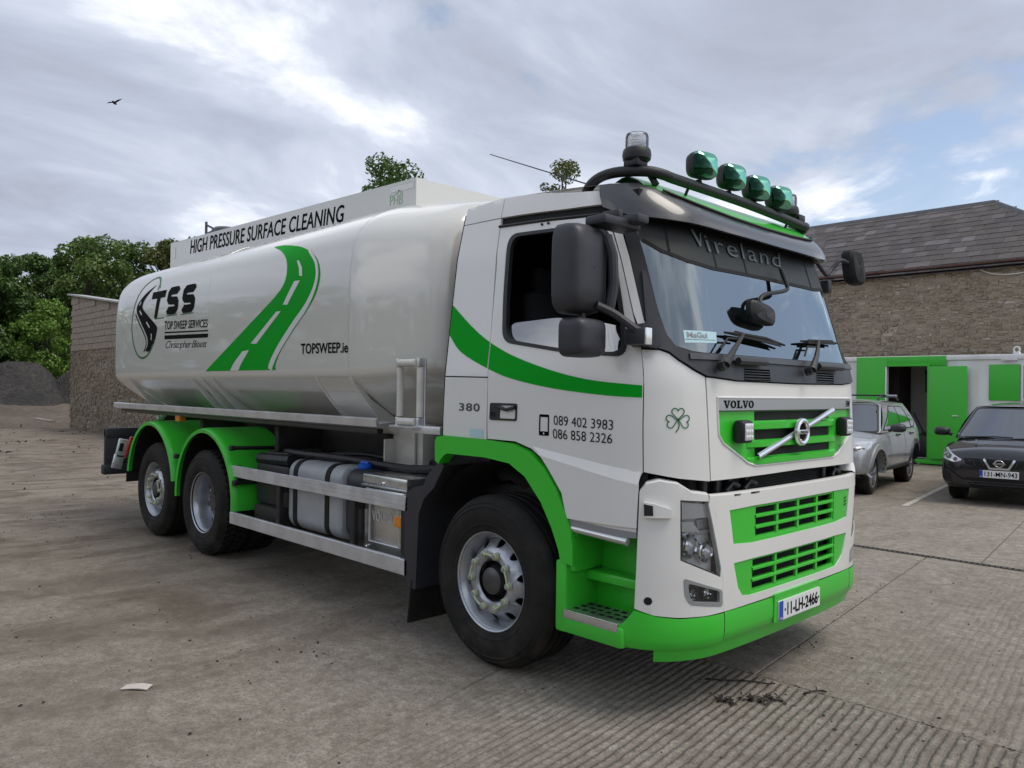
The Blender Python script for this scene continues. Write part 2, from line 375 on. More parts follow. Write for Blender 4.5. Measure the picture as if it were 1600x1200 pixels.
# ---------------------------------------------------------------- surfaces of the lorry (metres; x forward, y to its left, z up)
def catmull(pts, n):
    pts = np.array(pts, float); out = []
    P = np.vstack([2*pts[0]-pts[1], pts, 2*pts[-1]-pts[-2]])
    for i in range(1, len(P)-2):
        p0, p1, p2, p3 = P[i-1], P[i], P[i+1], P[i+2]
        for t in np.linspace(0, 1, n, endpoint=False):
            out.append(.5*((2*p1)+(-p0+p2)*t+(2*p0-5*p1+4*p2-p3)*t*t+(-p0+3*p1-3*p2+p3)*t**3))
    out.append(pts[-1]); return np.array(out)
CABH = catmull([(1.392,0),(1.388,.4),(1.366,.8),(1.318,.98),(1.235,1.115),(1.135,1.195),(1.0,1.235),(.85,1.245),(.5,1.245),(0,1.245),(-.6,1.245)], 10)
_d = np.concatenate([[0], np.cumsum(np.linalg.norm(np.diff(CABH, axis=0), axis=1))])
SMAX = _d[-1]
def interp(x, xs, ys): return float(np.interp(x, xs, ys))
def cab_ky(z): return interp(z, [1.5, 1.8, 2.16, 2.57, 2.88, 3.0], [1.245, 1.232, 1.19, 1.14, 1.07, 1.03])/1.245
def cab_lean(z): return interp(z, [.4, .8, 1.2, 1.78, 1.92, 2.62, 2.9], [.025, .015, .012, .03, .06, .26, .36])
def cab_raw(s, z):
    a = abs(s); x = np.interp(a, _d, CABH[:, 0]); y = np.interp(a, _d, CABH[:, 1])
    w = min(1, max(0, (x-.0)/1.0)); w = w*w*(3-2*w)
    return np.array([x-cab_lean(z)*w, math.copysign(y, s)*cab_ky(z), z])
def cab(s, z, off=0.):
    P = cab_raw(s, z); e = .02
    ds = cab_raw(s+e, z)-cab_raw(s-e, z); dz = cab_raw(s, z+e)-cab_raw(s, z-e)
    n = np.cross(ds, dz); n /= np.linalg.norm(n)
    return P+n*off
TANKH = catmull([(0,3.25),(.45,3.225),(.78,3.165),(.97,3.085),(1.105,2.985),(1.19,2.86),(1.232,2.69),(1.25,2.44),(1.25,2.1),(1.248,1.90),(1.242,1.83),(1.222,1.785),(1.17,1.735),(1.05,1.635),(.8,1.47),(.5,1.35),(0,1.32)], 8)
def tank_y(z):   # outer half width of the tank at height z (upper part and flanks)
    T = TANKH[::-1]; return interp(z, T[:, 1], T[:, 0])
# ================================================================ ground, yard
def hterr(x, y):
    t = np.clip((-31.5-np.asarray(x, float))/12, 0, 1); h = .95*t*t*(3-2*t)
    t2 = np.clip((np.asarray(y, float)-30)/40, 0, 1); h = np.maximum(h, .4*t2)
    return h
xs = np.concatenate([np.linspace(-420,-75,12), np.linspace(-70,-28,43), np.linspace(-26,60,20), np.linspace(80,420,8)])
ys = np.concatenate([np.linspace(-420,-40,10), np.linspace(-34,40,38), np.linspace(50,420,12)])
rs = np.random.RandomState(3); XX, YY = np.meshgrid(xs, ys, indexing='ij'); ZZ = hterr(XX, YY)-.06
ZZ = ZZ+np.where((XX < -32) & (XX > -75) & (np.abs(YY) < 45), rs.uniform(-.10,.10,XX.shape), 0)
t = NT('dirt'); Pw = t.pos('World'); n = t.noise(Pw, .35, 8, .62); n2 = t.noise(Pw, 4, 8, .65); n3 = t.noise(Pw, .05, 3, .5)
base = t.mix(t.ramp(n, [(.3,0.),(.7,1.)]), (.10,.083,.068), (.175,.146,.12)); base = t.mix(t.ramp(n2, [(.4,0.),(.62,.7)]), base, (.085,.068,.05)); 
gr = t.mix(t.ramp(n2, [(.3,0.),(.7,1.)]), (.05,.075,.022), (.09,.11,.04)); far = t.math('MULTIPLY', t.math('SUBTRACT', t.sep(Pw)[0], -46.), -.2, True); far = t.math('MAXIMUM', far, t.math('MULTIPLY', t.math('SUBTRACT', t.sep(Pw)[1], 31.), .3, True)); far = t.math('MAXIMUM', far, t.math('MULTIPLY', t.math('ADD', t.sep(Pw)[1], 32.), -.3, True))
t.set(base=t.mix(far, base, gr), rough=.95, spec=.2); t.bump(n2, .06, .6); MT['dirt'] = t.m
mb = MB(); mb.grid(np.stack([XX, YY, ZZ], 2)); tag(mb.build('ground', MT['dirt'], None, 60), kind='structure')
# brushed and dirtied yard concrete
t = NT('yard_concrete'); Pw = t.pos('World'); sx = t.sep(Pw)
big = t.noise(Pw, .22, 5, .55); med = t.noise(Pw, 1.1, 8, .65, .6); fine = t.noise(Pw, 9, 10, .72); grit = t.noise(Pw, 60, 6, .7)
stre = t.noise(t.map(Pw, (1.5,.75,1), (0,0,.22)), 1.0, 11, .68, 1.1)         # smears of mud along the tyre tracks
left = t.math('MULTIPLY', t.math('SUBTRACT', .9, sx[0]), .16, True)       # more earth on the slabs towards the back of the yard
mud = t.math('ADD', t.math('MULTIPLY', t.ramp(stre, [(.45,0.),(.64,1.)]), .8), t.math('MULTIPLY', t.ramp(med, [(.45,0.),(.75,1.)]), .5), True)
mud = t.math('MULTIPLY', mud, t.math('ADD', .34, t.math('MULTIPLY', left, .9)), True)
conc = t.mix(t.ramp(big, [(.35,0.),(.65,1.)]), (.365,.332,.284), (.450,.413,.358))
conc = t.mix(t.ramp(fine, [(.40,0.),(.60,1.)]), t.mix(.62, conc, (.185,.157,.124)), conc)
conc = t.mix(t.math('MULTIPLY', left, .62), conc, (.235,.196,.152))
conc = t.mix(mud, conc, t.mix(t.ramp(fine, [(.3,0.),(.7,1.)]), (.078,.060,.043), (.17,.132,.095)))
spots = t.ramp(t.vor(Pw, 5.2, 'F1', 0), [(.06,1.),(.13,0.)]); sel = t.ramp(t.noise(Pw, .9, 3, .5), [(.50,0.),(.62,1.)])
conc = t.mix(t.math('MULTIPLY', t.math('MULTIPLY', spots, sel), .75), conc, (.05,.043,.036))
n25 = t.noise(Pw, 24, 8, .75); conc = t.mix(t.math('MULTIPLY', t.ramp(n25, [(.44,0.),(.60,1.)]), .42), conc, (.135,.113,.088))
speck = t.ramp(t.vor(Pw, 38, 'F1', 0), [(.10,1.),(.22,0.)]); conc = t.mix(t.math('MULTIPLY', speck, .6), conc, (.09,.08,.068))
conc = t.mix(t.math('MULTIPLY', t.ramp(grit, [(.38,1.),(.52,0.)]), .65), conc, (.15,.13,.108))
blot = t.ramp(t.noise(t.map(Pw, (1,1,1), (0,0,0), (4.2,1.3,0)), .55, 9, .62, .4), [(.55,0.),(.60,.55),(.72,.8)]); conc = t.mix(t.math('MULTIPLY', blot, t.math('ADD', .30, t.math('MULTIPLY', left, .5))), conc, (.13,.106,.086))
# tamped grooves running across the yard
gx = t.math('ADD', sx[0], t.math('ADD', t.math('MULTIPLY', sx[1], .13), t.math('ADD', t.math('MULTIPLY', med, .07), t.math('MULTIPLY', fine, .030))))
g = t.math('SINE', t.math('MULTIPLY', gx, 2*PI/.052)); g = t.math('ADD', t.math('MULTIPLY', g, .5), .5)
near = t.math('MULTIPLY', t.math('SUBTRACT', -.13, sx[1]), 40., True); gm = t.math('MULTIPLY', near, t.math('MULTIPLY', t.math('SUBTRACT', t.math('ADD', sx[0], t.math('MULTIPLY', sx[1], .45)), -.75), .9, True))
gm = t.math('MULTIPLY', gm, t.ramp(t.noise(Pw, .8, 4, .6), [(.22,.15),(.5,1.)])); gfar = t.math('MULTIPLY', t.math('SUBTRACT', sx[0], 1.0), .5, True); gm = t.math('ADD', gm, t.math('MULTIPLY', gfar, .5), True)
groove = t.math('MULTIPLY', t.math('POWER', t.math('SUBTRACT', 1.0, g), 2.0), gm)
conc = t.mix(t.math('MULTIPLY', groove, .36), conc, (.13,.113,.097))
h = t.math('ADD', t.math('MULTIPLY', groove, -1.2), t.math('ADD', t.math('MULTIPLY', fine, .55), t.math('MULTIPLY', grit, .6))); h = t.math('ADD', h, t.math('MULTIPLY', mud, .4)); h = t.math('ADD', h, t.math('ADD', t.math('MULTIPLY', speck, .25), t.math('MULTIPLY', n25, .8)))
t.set(base=conc, rough=t.math('SUBTRACT', .93, t.math('MULTIPLY', fine, .15)), spec=.28); t.bump(h, .015, 1.0); MT['yard_concrete'] = t.m
mat('joint_earth', (.11,.094,.076), .95, var=.3, scale=20)
mb = MB(); mb.add([(-31,-16,-.009),(30,-16,-.009),(30,28,-.009),(-31,28,-.009)], [[0,1,2,3]]); yard = tag(mb.build('concrete_yard', MT['joint_earth'], None, smooth=False), kind='structure')
rows = [(-16,-9.2,-.1,[-31,-23,-15,-8.0,-2.2,3.6,9.5,16,23,30]), (-9.2,-4.65,-.15,[-31,-24,-16,-8.6,-1.2,4.6,11,17,24,30]), (-4.65,-.11,-.235,[-31,-24.5,-18,-8.9,-.18,5.6,11.5,18,24,30]), (-.11,4.43,-.113,[-31,-25,-19,-12.5,-5.8,.66,6.6,13,19,25,30]), (4.53,9.05,-.12,[-31,-25,-18,-12,-6.2,.6,6.3,12,18,24,30]), (9.05,13.6,-.12,[-31,-24,-17,-10.5,-4.0,2.2,8,14,20,30]), (13.6,28,-.05,[-31,-22,-14,-7,0,7,14,22,30])]
for y0, y1, sk, js in rows:
    last = js[-1]
    for a, b in zip(js[:-1], js[1:]):
        g_ = .006; f = lambda x, y: x+(sk*(y-y1) if x not in (-31, 30) else 0)
        q = [(f(a,y0)+g_,y0+g_),(f(b,y0)-g_,y0+g_),(f(b,y1)-g_,y1-g_),(f(a,y1)+g_,y1-g_)]; c = np.mean(q, 0); V = []
        dz = rng_z = random.uniform(-.002,.002)
        for k, z in ((1,-.06),(1,-.006),(None,0.)):
            for p in q:
                d = np.array(p)-c; ins = .006 if k is None else 0; V.append((p[0]-ins*np.sign(d[0]), p[1]-ins*np.sign(d[1]), z+dz if z > -.02 else z))
        mb = MB(); mb.add(V, [[8,9,10,11]]+[[l*4+i, l*4+(i+1) % 4, l*4+4+(i+1) % 4, l*4+4+i] for l in (0,1) for i in range(4)]); mb.build('slab', MT['yard_concrete'], yard, smooth=False)
# drain channel
mat('drain_iron', (.10,.092,.085), .6, .5, var=.3, scale=20)
mb = MB(); mb.add([(-31,4.43,-.05),(30,4.43,-.05),(30,4.53,-.05),(-31,4.53,-.05)], [[0,1,2,3]]); drain = tag(mb.build('drain_channel', MT['joint_earth'], None, smooth=False), kind='structure')
mb = MB()
for x in np.arange(-8, 16, .052): mb.box((x,4.492,-.004), (.030,.055,.012))
mb.span((-8,4.508,-.03),(16,4.524,.004)); mb.span((-8,4.448,-.03),(16,4.462,-.001)); o = mb.build('grating_bar', MT['drain_iron'], drain, smooth=False); o['kind'] = 'stuff'
# bay line painted between the parked cars
t = NT('worn_line'); n = t.noise(t.pos('World'), 7, 8, .7); t.set(base=t.mix(t.ramp(n, [(.40,0.),(.62,1.)]), (.30,.275,.24), (.50,.48,.43)), rough=.85); MT['worn_line'] = t.m
mb = MB(); d = np.array((-.137,.99)); l = np.array((.99,.137))*.045; p0 = np.array((-.90,8.25)); mb.add([(*(p0-l),.006),(*(p0+l),.006),(*(p0+d*6+l),.006),(*(p0+d*6-l),.006)], [[0,1,2,3]]); tag(mb.build('parking_line', MT['worn_line'], None, smooth=False), kind='structure')
mb = MB(); p0 = np.array((2.0,8.6)); mb.add([(*(p0-l),.006),(*(p0+l),.006),(*(p0+d*6+l),.006),(*(p0+d*6-l),.006)], [[0,1,2,3]]); tag(mb.build('parking_line', MT['worn_line'], None, smooth=False), kind='structure')
# strip of pale concrete dust along the left
# ================================================================ stone building with slate roof
def stone_mat(name, cols, mortar):
    t = NT(name); Pw = t.pos('World'); r = t.n('ShaderNodeNewGeometry').outputs['Random Per Island']; n = t.noise(Pw, 7, 8, .7); n2 = t.noise(Pw, 40, 5, .7); n3 = t.noise(Pw, .8, 5, .6)
    c = t.ramp(r, [(i/(len(cols)-1), q) for i, q in enumerate(cols)]); c = t.mix(t.math('MULTIPLY', t.ramp(n, [(.35,0.),(.7,1.)]), .6), c, mortar); c = t.mix(t.math('MULTIPLY', t.ramp(n2, [(.4,1.),(.55,0.)]), .35), c, (.05,.042,.035))
    c = t.mix(t.math('MULTIPLY', t.ramp(n3, [(.45,0.),(.65,1.)]), .35), c, (.19,.165,.11))
    t.set(base=c, rough=.92, spec=.2); t.bump(t.math('ADD', n, t.math('MULTIPLY', n2, .5)), .03, .8); MT[name] = t.m; return t.m
stone_mat('rubble', [(.19,.15,.115),(.35,.29,.215),(.23,.19,.15),(.45,.385,.295),(.17,.138,.118),(.37,.32,.26),(.27,.22,.16),(.40,.34,.255),(.33,.27,.20),(.22,.18,.14),(.54,.50,.44)], (.36,.30,.22))
stone_mat('mortar', [(.30,.25,.195),(.37,.315,.245)], (.42,.355,.275))
t = NT('slate'); Pw = t.pos('World'); oi = t.n('ShaderNodeObjectInfo').outputs['Random']; ri = t.n('ShaderNodeNewGeometry').outputs['Random Per Island']; r = t.math('FRACT', t.math('ADD', oi, t.math('MULTIPLY', ri, .97))); n = t.noise(Pw, 1.2, 6, .65); n2 = t.noise(Pw, 14, 6, .7)
c = t.ramp(r, [(0,(.036,.032,.034)),(.3,(.070,.060,.060)),(.6,(.052,.043,.040)),(.85,(.095,.085,.087)),(1,(.14,.128,.130))]); c = t.mix(t.math('MULTIPLY', t.ramp(n, [(.42,0.),(.68,1.)]), .45), c, (.08,.06,.044)); c = t.mix(t.math('MULTIPLY', t.ramp(n2, [(.45,0.),(.7,1.)]), .3), c, (.15,.145,.15))
t.set(base=c, rough=.62, spec=.4); t.bump(n2, .008, .6); MT['slate'] = t.m
mat('ridge_tile', (.055,.055,.065), .5, var=.25, scale=3); mat('rusty_fascia', (.10,.045,.032), .8, var=.4, scale=5)
XL, XR, YF, YB, ZE, ZR = -14.0, .30, 19.2, 26.8, 5.30, 7.75
bld = thing('stone_building', ((XL+XR)/2, 23, 0), 'long rubble stone building with dark slate hipped roof behind the green and white cabin', 'building')
mb = MB(); mb.span((XL,YF,0),(XR,YB,ZE)); mb.build('wall', MT['mortar'], bld, smooth=False)
def rubble(mb, x0, x1, z0, z1, yf, depth, rnd, w=(.16,.46), h=(.09,.19), top=None):
    z = z0
    while z < z1:
        hh = rnd.uniform(*h)*.8; x = x0+rnd.uniform(-.1,0)
        while x < x1:
            ww = rnd.uniform(*w)*rnd.choice((.35,.5,.7,.7,1)); ho = hh; hh = ho*rnd.uniform(.7,1.5)
            zt = z+rnd.uniform(-.05,.05)
            if top is None or zt+hh < top(x):
                d = depth*rnd.uniform(.25,1); j = lambda: rnd.uniform(-.016,.016)
                a = [(x+ww*(.5+.5*math.cos(q_))+j(), zt+hh*(.5+.5*math.sin(q_))+j()*.6) for q_ in (rnd.uniform(3.5,4.1), rnd.uniform(5.2,5.8), rnd.uniform(.4,1.0), rnd.uniform(2.1,2.7))]
                cx, cz = x+ww/2, zt+hh/2
                V = [(p, yf+.005, q) for p, q in a]+[(cx+(p-cx)*.86, yf-d, cz+(q-cz)*.80) for p, q in a]
                mb.add(V, [[4,5,6,7]]+[[i,(i+1) % 4,4+(i+1) % 4,4+i] for i in range(4)])
            hh = ho; x += ww*.96
        z += hh*.98
mb = MB(); rubble(mb, -10.5, XR-.05, 2.3, ZE-.14, YF, .045, random.Random(11)); o = mb.build('rubble_stone', MT['rubble'], bld, smooth=False); o['kind'] = 'stuff'
mb = MB(); mb.span((XL-.1,YF-.10,ZE-.13),(XR+.1,YF-.005,ZE-.03)); mb.span((XL-.1,YF-.17,ZE-.04),(XR+.12,YF-.05,ZE+.015)); mb.build('eave_board', MT['rusty_fascia'], bld, smooth=False)
# roof planes (slates lie on them)
ym = 23.0; hipx = -3.5
mb = MB(); eo = .22; zo = ZE-eo*(ZR-ZE)/(ym-YF)
A = [(XL-.2,YF-eo,zo),(XR+eo,YF-eo,zo),(hipx,ym,ZR),(XL-.2,ym,ZR),(XR+eo,YB+eo,zo),(XL-.2,YB+eo,zo)]
mb.add(A, [[0,1,2,3],[1,4,2],[4,5,3,2],[0,3,5]]); mb.add([(a,b,c-.06) for a, b, c in A], [[3,2,1,0]]); mb.build('roof', MT['slate'], bld, smooth=False)
sl = math.atan2(ZR-zo, ym-(YF-eo)); Ls = math.hypot(ZR-zo, ym-(YF-eo)); NC = 13; gz = Ls/NC
slate_me = []
for k in range(5):
    rr_ = random.Random(k); w_ = .335; m_ = MB()
    b = [(-w_/2+.002,0),(w_/2-.002,rr_.uniform(-.006,.006)),(w_/2-.002,gz*1.12),(-w_/2+.002,gz*1.12)]
    V = [(x,y,(.016 if y < gz*.5 else .004)) for x, y in b]+[(x,y,(.005 if y < gz*.5 else -.004)) for x, y in b]
    m_.add(V, [[0,1,2,3],[4,5,1,0],[5,6,2,1],[7,4,0,3]]); o = m_.build('slate', MT['slate'], bld, smooth=False); slate_me.append(o)
cand = []
for c in range(NC):
    y = YF-eo+math.cos(sl)*gz*c; z = zo+math.sin(sl)*gz*c; xr = XR+eo-(XR+eo-hipx)*(c+.55)/NC
    x = xr-.17-(c % 2)*.16
    while x > XL: cand.append((x, y, z, c)); x -= .337
cand.sort(key=lambda q: -q[0]); stf = MB(); used = 0; rr_ = random.Random(5)
for i, (x, y, z, c) in enumerate(cand):
    if x < -13: continue
    tilt = rr_.gauss(0, .012); lift = rr_.uniform(0,.007)
    if used < 295 and x > -8.2:
        k = rr_.randrange(5)
        if used < 5: o = slate_me[used]
        else:
            o = slate_me[k].copy(); COL.objects.link(o)
        M = Matrix.Translation((x-(XL+XR)/2, y-23, z+.006+lift)) @ Matrix.Rotation(sl, 4, 'X') @ Matrix.Rotation(tilt, 4, 'Z'); o.location = M.translation; o.rotation_euler = M.to_euler(); used += 1
    else:
        v, f = bevcube((.33, gz*1.1, .012), 0, 1); v = np.array(v)+np.array((0, gz*.55, .012)); Rm = np.array((Matrix.Rotation(sl, 3, 'X') @ Matrix.Rotation(tilt, 3, 'Z'))); stf.add(v @ Rm.T+np.array((x, y, z+.004+lift)), f)
o = stf.build('slate', MT['slate'], bld, smooth=False); o['kind'] = 'stuff'
# end slope slates (joined: seen edge-on) and ridge tiles
def ridge(a, b, n, nm):
    a, b = np.array(a), np.array(b)
    for i in range(n):
        p, q = a+(b-a)*(i+.01)/n, a+(b-a)*(i+.99)/n; u = (q-p)/np.linalg.norm(q-p); s_ = np.cross(u, (0,0,1)); s_ /= np.linalg.norm(s_)
        G = [[e+s_*w+np.array((0,0,h)) for w, h in ((-.17,-.085),(-.06,.03),(0,.055),(.06,.03),(.17,-.085))] for e in (p, q)]
        mb = MB(); mb.grid(G); mb.build('ridge_tile', MT['ridge_tile'], bld, angle=50)
ridge((-13.9,ym,ZR),(hipx,ym,ZR), 24, 'r'); ridge((hipx,ym,ZR),(XR+eo,YF-eo,zo), 12, 'h'); 
mb = MB(); mb.tube(catmull([(-2.9,YF-.04,5.18),(-2.6,YF-.09,5.0),(-2.2,YF-.09,4.93),(-1.7,YF-.08,4.96),(-1.0,YF-.06,5.1)], 6), .014, 5); tag(mb.build('cable', MT['hose_white']), 'loose pale cable drooping below the eave of the stone building', 'cable')
# ================================================================ green and white site cabin
t = NT('cabin_white'); Pw = t.pos('World'); n = t.noise(t.map(Pw, (1,1,.25)), 3, 6, .65); t.set(base=t.mix(t.ramp(n, [(.4,0.),(.75,1.)]), (.80,.81,.82), (.66,.66,.64)), rough=.45); MT['cabin_white'] = t.m
t = NT('cabin_green'); Pw = t.pos('World'); n = t.noise(t.map(Pw, (1,1,.3)), 2.5, 6, .65); t.set(base=t.mix(t.ramp(n, [(.35,0.),(.75,1.)]), (.04,.50,.03), (.06,.43,.045)), rough=.42); MT['cabin_green'] = t.m
mat('cabin_inside', (.48,.46,.44), .8, var=.15, scale=4); mat('dark_floor', (.05,.035,.035), .8, var=.2)
cab_ = thing('site_cabin', (-2, 17.6, 0), 'white steel site cabin with a green framed doorway below the stone wall', 'site cabin')
CY = 16.4; D0, D1, DZ0, DZ1 = -4.18, -3.21, .17, 2.44
mb = MB(); ROOFZ = 2.70
for a, b in ((-8.2, D0), (D1, 4.2)): mb.span((a,CY,.10),(b,CY+.06,2.58))
mb.span((D0,CY,DZ1),(D1,CY+.06,2.58)); mb.span((D0,CY,.10),(D1,CY+.06,DZ0)); mb.span((-8.2,CY+2.38,.10),(4.2,CY+2.44,2.58)); mb.span((-8.2,CY+.06,.10),(-8.14,CY+2.38,2.58)); mb.span((4.14,CY+.06,.10),(4.2,CY+2.38,2.58)); mb.build('wall', MT['cabin_white'], cab_, smooth=False)
mb = MB()
for x in np.arange(-8.1, 4.2, .22):
    if x > D0-.9: continue
    mb.box((x,CY-.012,1.33), (.10,.03,2.4), .012, 1)
mb.build('wall_rib', MT['cabin_white'], cab_, smooth=False)
mb = MB(); mb.span((-8.25,CY-.05,2.58),(4.25,CY+2.5,ROOFZ),.02); mb.build('roof', MT['cabin_white'], cab_)
mb = MB(); mb.span((-8.2,CY-.01,.06),(4.2,CY+2.4,.16)); mb.build('floor', MT['dark_floor'], cab_, smooth=False)
mb = MB()
for x0, x1, z0, z1 in ((-4.95,D0-.0,.12,2.69),(D0,D1,DZ1,2.69),(D1,-2.79,2.45,2.69)): mb.span((x0,CY-.055,z0),(x1,CY-.03,z1),.004)
mb.span((-4.95,CY-.06,.03),(-2.2,CY-.02,.17),.004); mb.build('green_panel', MT['cabin_green'], cab_)
mb = MB(); mb.span((D0-.03,CY-.085,DZ1),(D1+.05,CY-.02,DZ1+.05),.005); mb.span((D1,CY-.085,DZ0),(D1+.05,CY-.02,DZ1),.005); o = mb.build('door_frame', MT['cabin_green'], cab_)
mb = MB(); mb.span((D0-.035,CY-.07,DZ0),(D0,CY-.02,DZ1),.004); mb.build('door_jamb', MT['cabin_white'], cab_)
mb = MB(); mb.span((D0,CY-.06,.135),(D1,CY+.05,.172),.004); mb.build('door_sill', MT['galv'], cab_)
mb = MB(); mb.span((-3.16,CY-.15,.17),(-2.31,CY-.10,2.43),.006); dr = mb.build('door', MT['cabin_green'], cab_); dr['label'] = 'green steel door folded back against the wall'
mb = MB(); mb.span((-2.62,CY-.185,1.22),(-2.48,CY-.15,1.245),.004); mb.build('door_handle', MT['galv'], dr)
mb = MB(); mb.span((-8.1,CY+1.85,.16),(4.1,CY+1.9,2.56)); mb.build('back_lining', MT['cabin_inside'], cab_, smooth=False)
mb = MB(); mb.span((-3.87,CY+1.80,1.80),(-3.1,CY+1.84,2.30),.005)
for i in range(4): mb.box((-3.5,CY+1.79,2.32+.03*i-.02), (.75,.03,.018), 0, 1, (.5,0,0))
mb.build('vent_grille', MT['steel_dark'], cab_)
mb = MB(); mb.span((-4.6,CY+.9,.17),(-4.22,CY+1.75,2.5),.01); mb.build('partition', MT['dark_floor'], cab_)
for x0, x1 in ((-1.88,-.30),):
    mb = MB(); mb.span((x0,CY-.04,1.62),(x0+.63,CY-.015,2.46),.004); sh = mb.build('shutter', MT['cabin_green'], cab_)
    mb = MB(); mb.span((x0+.66,CY-.05,1.62),(x0+.70,CY,2.47)); mb.span((x1-.04,CY-.05,1.62),(x1,CY,2.47)); mb.span((x0+.70,CY-.05,2.43),(x1-.04,CY,2.47)); mb.span((x0+.70,CY-.05,1.62),(x1-.04,CY,1.66)); wf = mb.build('window', MT['cabin_white'], cab_, smooth=False)
    mb = MB(); mb.span((x0+.70,CY-.02,1.66),(x1-.04,CY-.012,2.43)); mb.build('pane', MT['car_glass'], wf, smooth=False)
    mb = MB(); mb.span((x0+.72,CY-.010,1.66),(x1-.06,CY-.005,2.43)); mb.build('blind', MT['dark_floor'], wf, smooth=False)
mb = MB(); mb.tube([(-1.33+.06*math.cos(a), CY+.02, 2.80+.07*math.sin(a)) for a in np.linspace(0, 2*PI, 14, endpoint=False)], .02, 6, closed=True); mb.box((-1.33,CY+.02,2.72), (.14,.10,.05), .01); mb.build('lifting_eye', MT['cabin_white'], cab_)
mb = MB(); mb.span((-1.62,CY-.09,2.55),(-1.30,CY-.03,2.575),.004); mb.build('window_hood', MT['cabin_white'], cab_)
cr = MB(); cr.span((-3.62,CY+.55,.17),(-3.25,CY+1.0,.72),.02); cr.span((-3.64,CY+.53,.70),(-3.23,CY+1.02,.74),.01); tag(cr.build('storage_crate', MT['plastic_black']), 'black crate on the floor just inside the open cabin doorway', 'crate')
bm_ = MB(); bm_.tube([(-3.95,CY+1.2,1.25),(-3.48,CY+.5,.80)], .016, 6); bm_.box((-3.47,CY+.48,.78), (.10,.16,.07), .015, 2, (0,.6,.3)); tag(bm_.build('broom', MT['plastic_black']), 'dark broom leaning across the crate inside the cabin doorway', 'broom')
# ================================================================ block and rubble wall at the left
mat('block_a', (.33,.275,.22), .9, var=.25, scale=9); mat('coping_metal', (.42,.42,.42), .5, .3, var=.2)
WX0, WX1, WY = -30.0, -15.0, 4.3
wtop = lambda x: 5.12-.122*(x-WX0)
lw = thing('boundary_wall', (-22.5, WY+.2, 0), 'tall grey wall of blocks over rubble with a sloping top behind the lorry tank', 'wall')
mb = MB(); mb.prism([(WX0,WY,-.1),(WX1,WY,-.1),(WX1,WY,wtop(WX1)),(WX0,WY,wtop(WX0))], (0,.42,0)); mb.build('wall_core', MT['mortar'], lw, smooth=False, fix=True)
mb = MB(); rubble(mb, WX0+.02, WX1, .0, 2.95, WY, .05, random.Random(21), (.12,.36), (.08,.20)); o = mb.build('rubble_stone', MT['rubble'], lw, smooth=False); o['kind'] = 'stuff'
rb = random.Random(8); z = 2.97; row = 0; far = MB(); bmesh_ = None
bw, bh = .45, .222
v0, f0 = bevcube((bw-.016, .05, bh-.014), .006, 1)
bme = []
for k in range(3):
    m_ = MB(); m_.add(v0, f0); o = m_.build('block', MT['block_a'], lw, smooth=False); bme.append(o)
nb_ = 0
while z < 5.1:
    x = WX0+.01-(row % 2)*bw/2+bw/2
    while x < WX1:
        w_ = bw
        if z+bh < wtop(x+bw/2) and x-bw/2 >= WX0-.01:
            y = WY-.012-rb.uniform(0,.012)
            if x < -22.8:
                o = bme[nb_] if nb_ < 3 else bme[rb.randrange(3)].copy()
                if nb_ >= 3: COL.objects.link(o)
                o.location = (x+22.5, y-WY-.2, z+bh/2); o.rotation_euler = (rb.gauss(0,.01), rb.gauss(0,.006), rb.gauss(0,.01)); nb_ += 1
            else: far.add(np.array(v0)+np.array((x,y,z+bh/2)), f0)
        x += bw
    z += bh; row += 1
o = far.build('block', MT['block_a'], lw, smooth=False); o['kind'] = 'stuff'
mb = MB(); mb.prism([(WX0-.28,WY-.12,wtop(WX0-.28)+.005),(WX1,WY-.12,wtop(WX1)+.005),(WX1,WY-.12,wtop(WX1)+.065),(WX0-.28,WY-.12,wtop(WX0-.28)+.065)], (0,.7,0)); mb.build('coping', MT['coping_metal'], lw, smooth=False, fix=True)
# ================================================================ spoil heaps
t = NT('spoil'); Pw = t.pos('World'); n = t.noise(Pw, 5, 10, .75); n2 = t.noise(Pw, .6, 5, .6); v = t.vor(Pw, 9)
t.set(base=t.mix(t.ramp(n, [(.35,0.),(.7,1.)]), (.028,.027,.028), t.mix(t.ramp(n2, [(.4,0.),(.6,1.)]), (.06,.057,.057), (.10,.09,.08))), rough=.95, spec=.2); t.bump(t.math('ADD', n, v), .10, .9); MT['spoil'] = t.m
def heap(cx, cy, rx, ry, zb, h, seed, label):
    rr = np.random.RandomState(seed); G = []; n = 26; ph = rr.uniform(0, 6, 8)
    for i in range(16):
        q = i/15; row = []
        for j in range(n):
            a = 2*PI*j/n; k = 1+.10*math.sin(2*a+ph[0])+.07*math.sin(3*a+ph[1])+.05*math.sin(5*a+ph[2])
            z = h*min(1-.35*q*q, (1-q)*1.42)
            row.append((cx+rx*q*k*math.cos(a), cy+ry*q*k*math.sin(a), zb+z*(1+.05*math.sin(3*a+ph[3]+q*5))+rr.uniform(-.05,.05)*(q < .97)))
        G.append(row)
    mb = MB(); mb.grid(G, close_v=True); o = mb.build('spoil_heap', MT['spoil'], None, 60, origin=(cx, cy, zb)); tag(o, label, 'spoil heap', 'spoil heaps at the edge of the yard')
    return o
heap(-44, 5.4, 4.6, 3.3, .45, 2.3, 1, 'grey spoil heap with a rounded top in front of the pale green bush')
heap(-43, 8.6, 4.0, 2.9, .45, 2.1, 2, 'lower grey spoil heap half hidden behind the end of the wall')
heap(-45, 1.6, 4.8, 3.6, .45, 2.6, 3, 'dark spoil heap farthest from the wall, left of the round topped one')
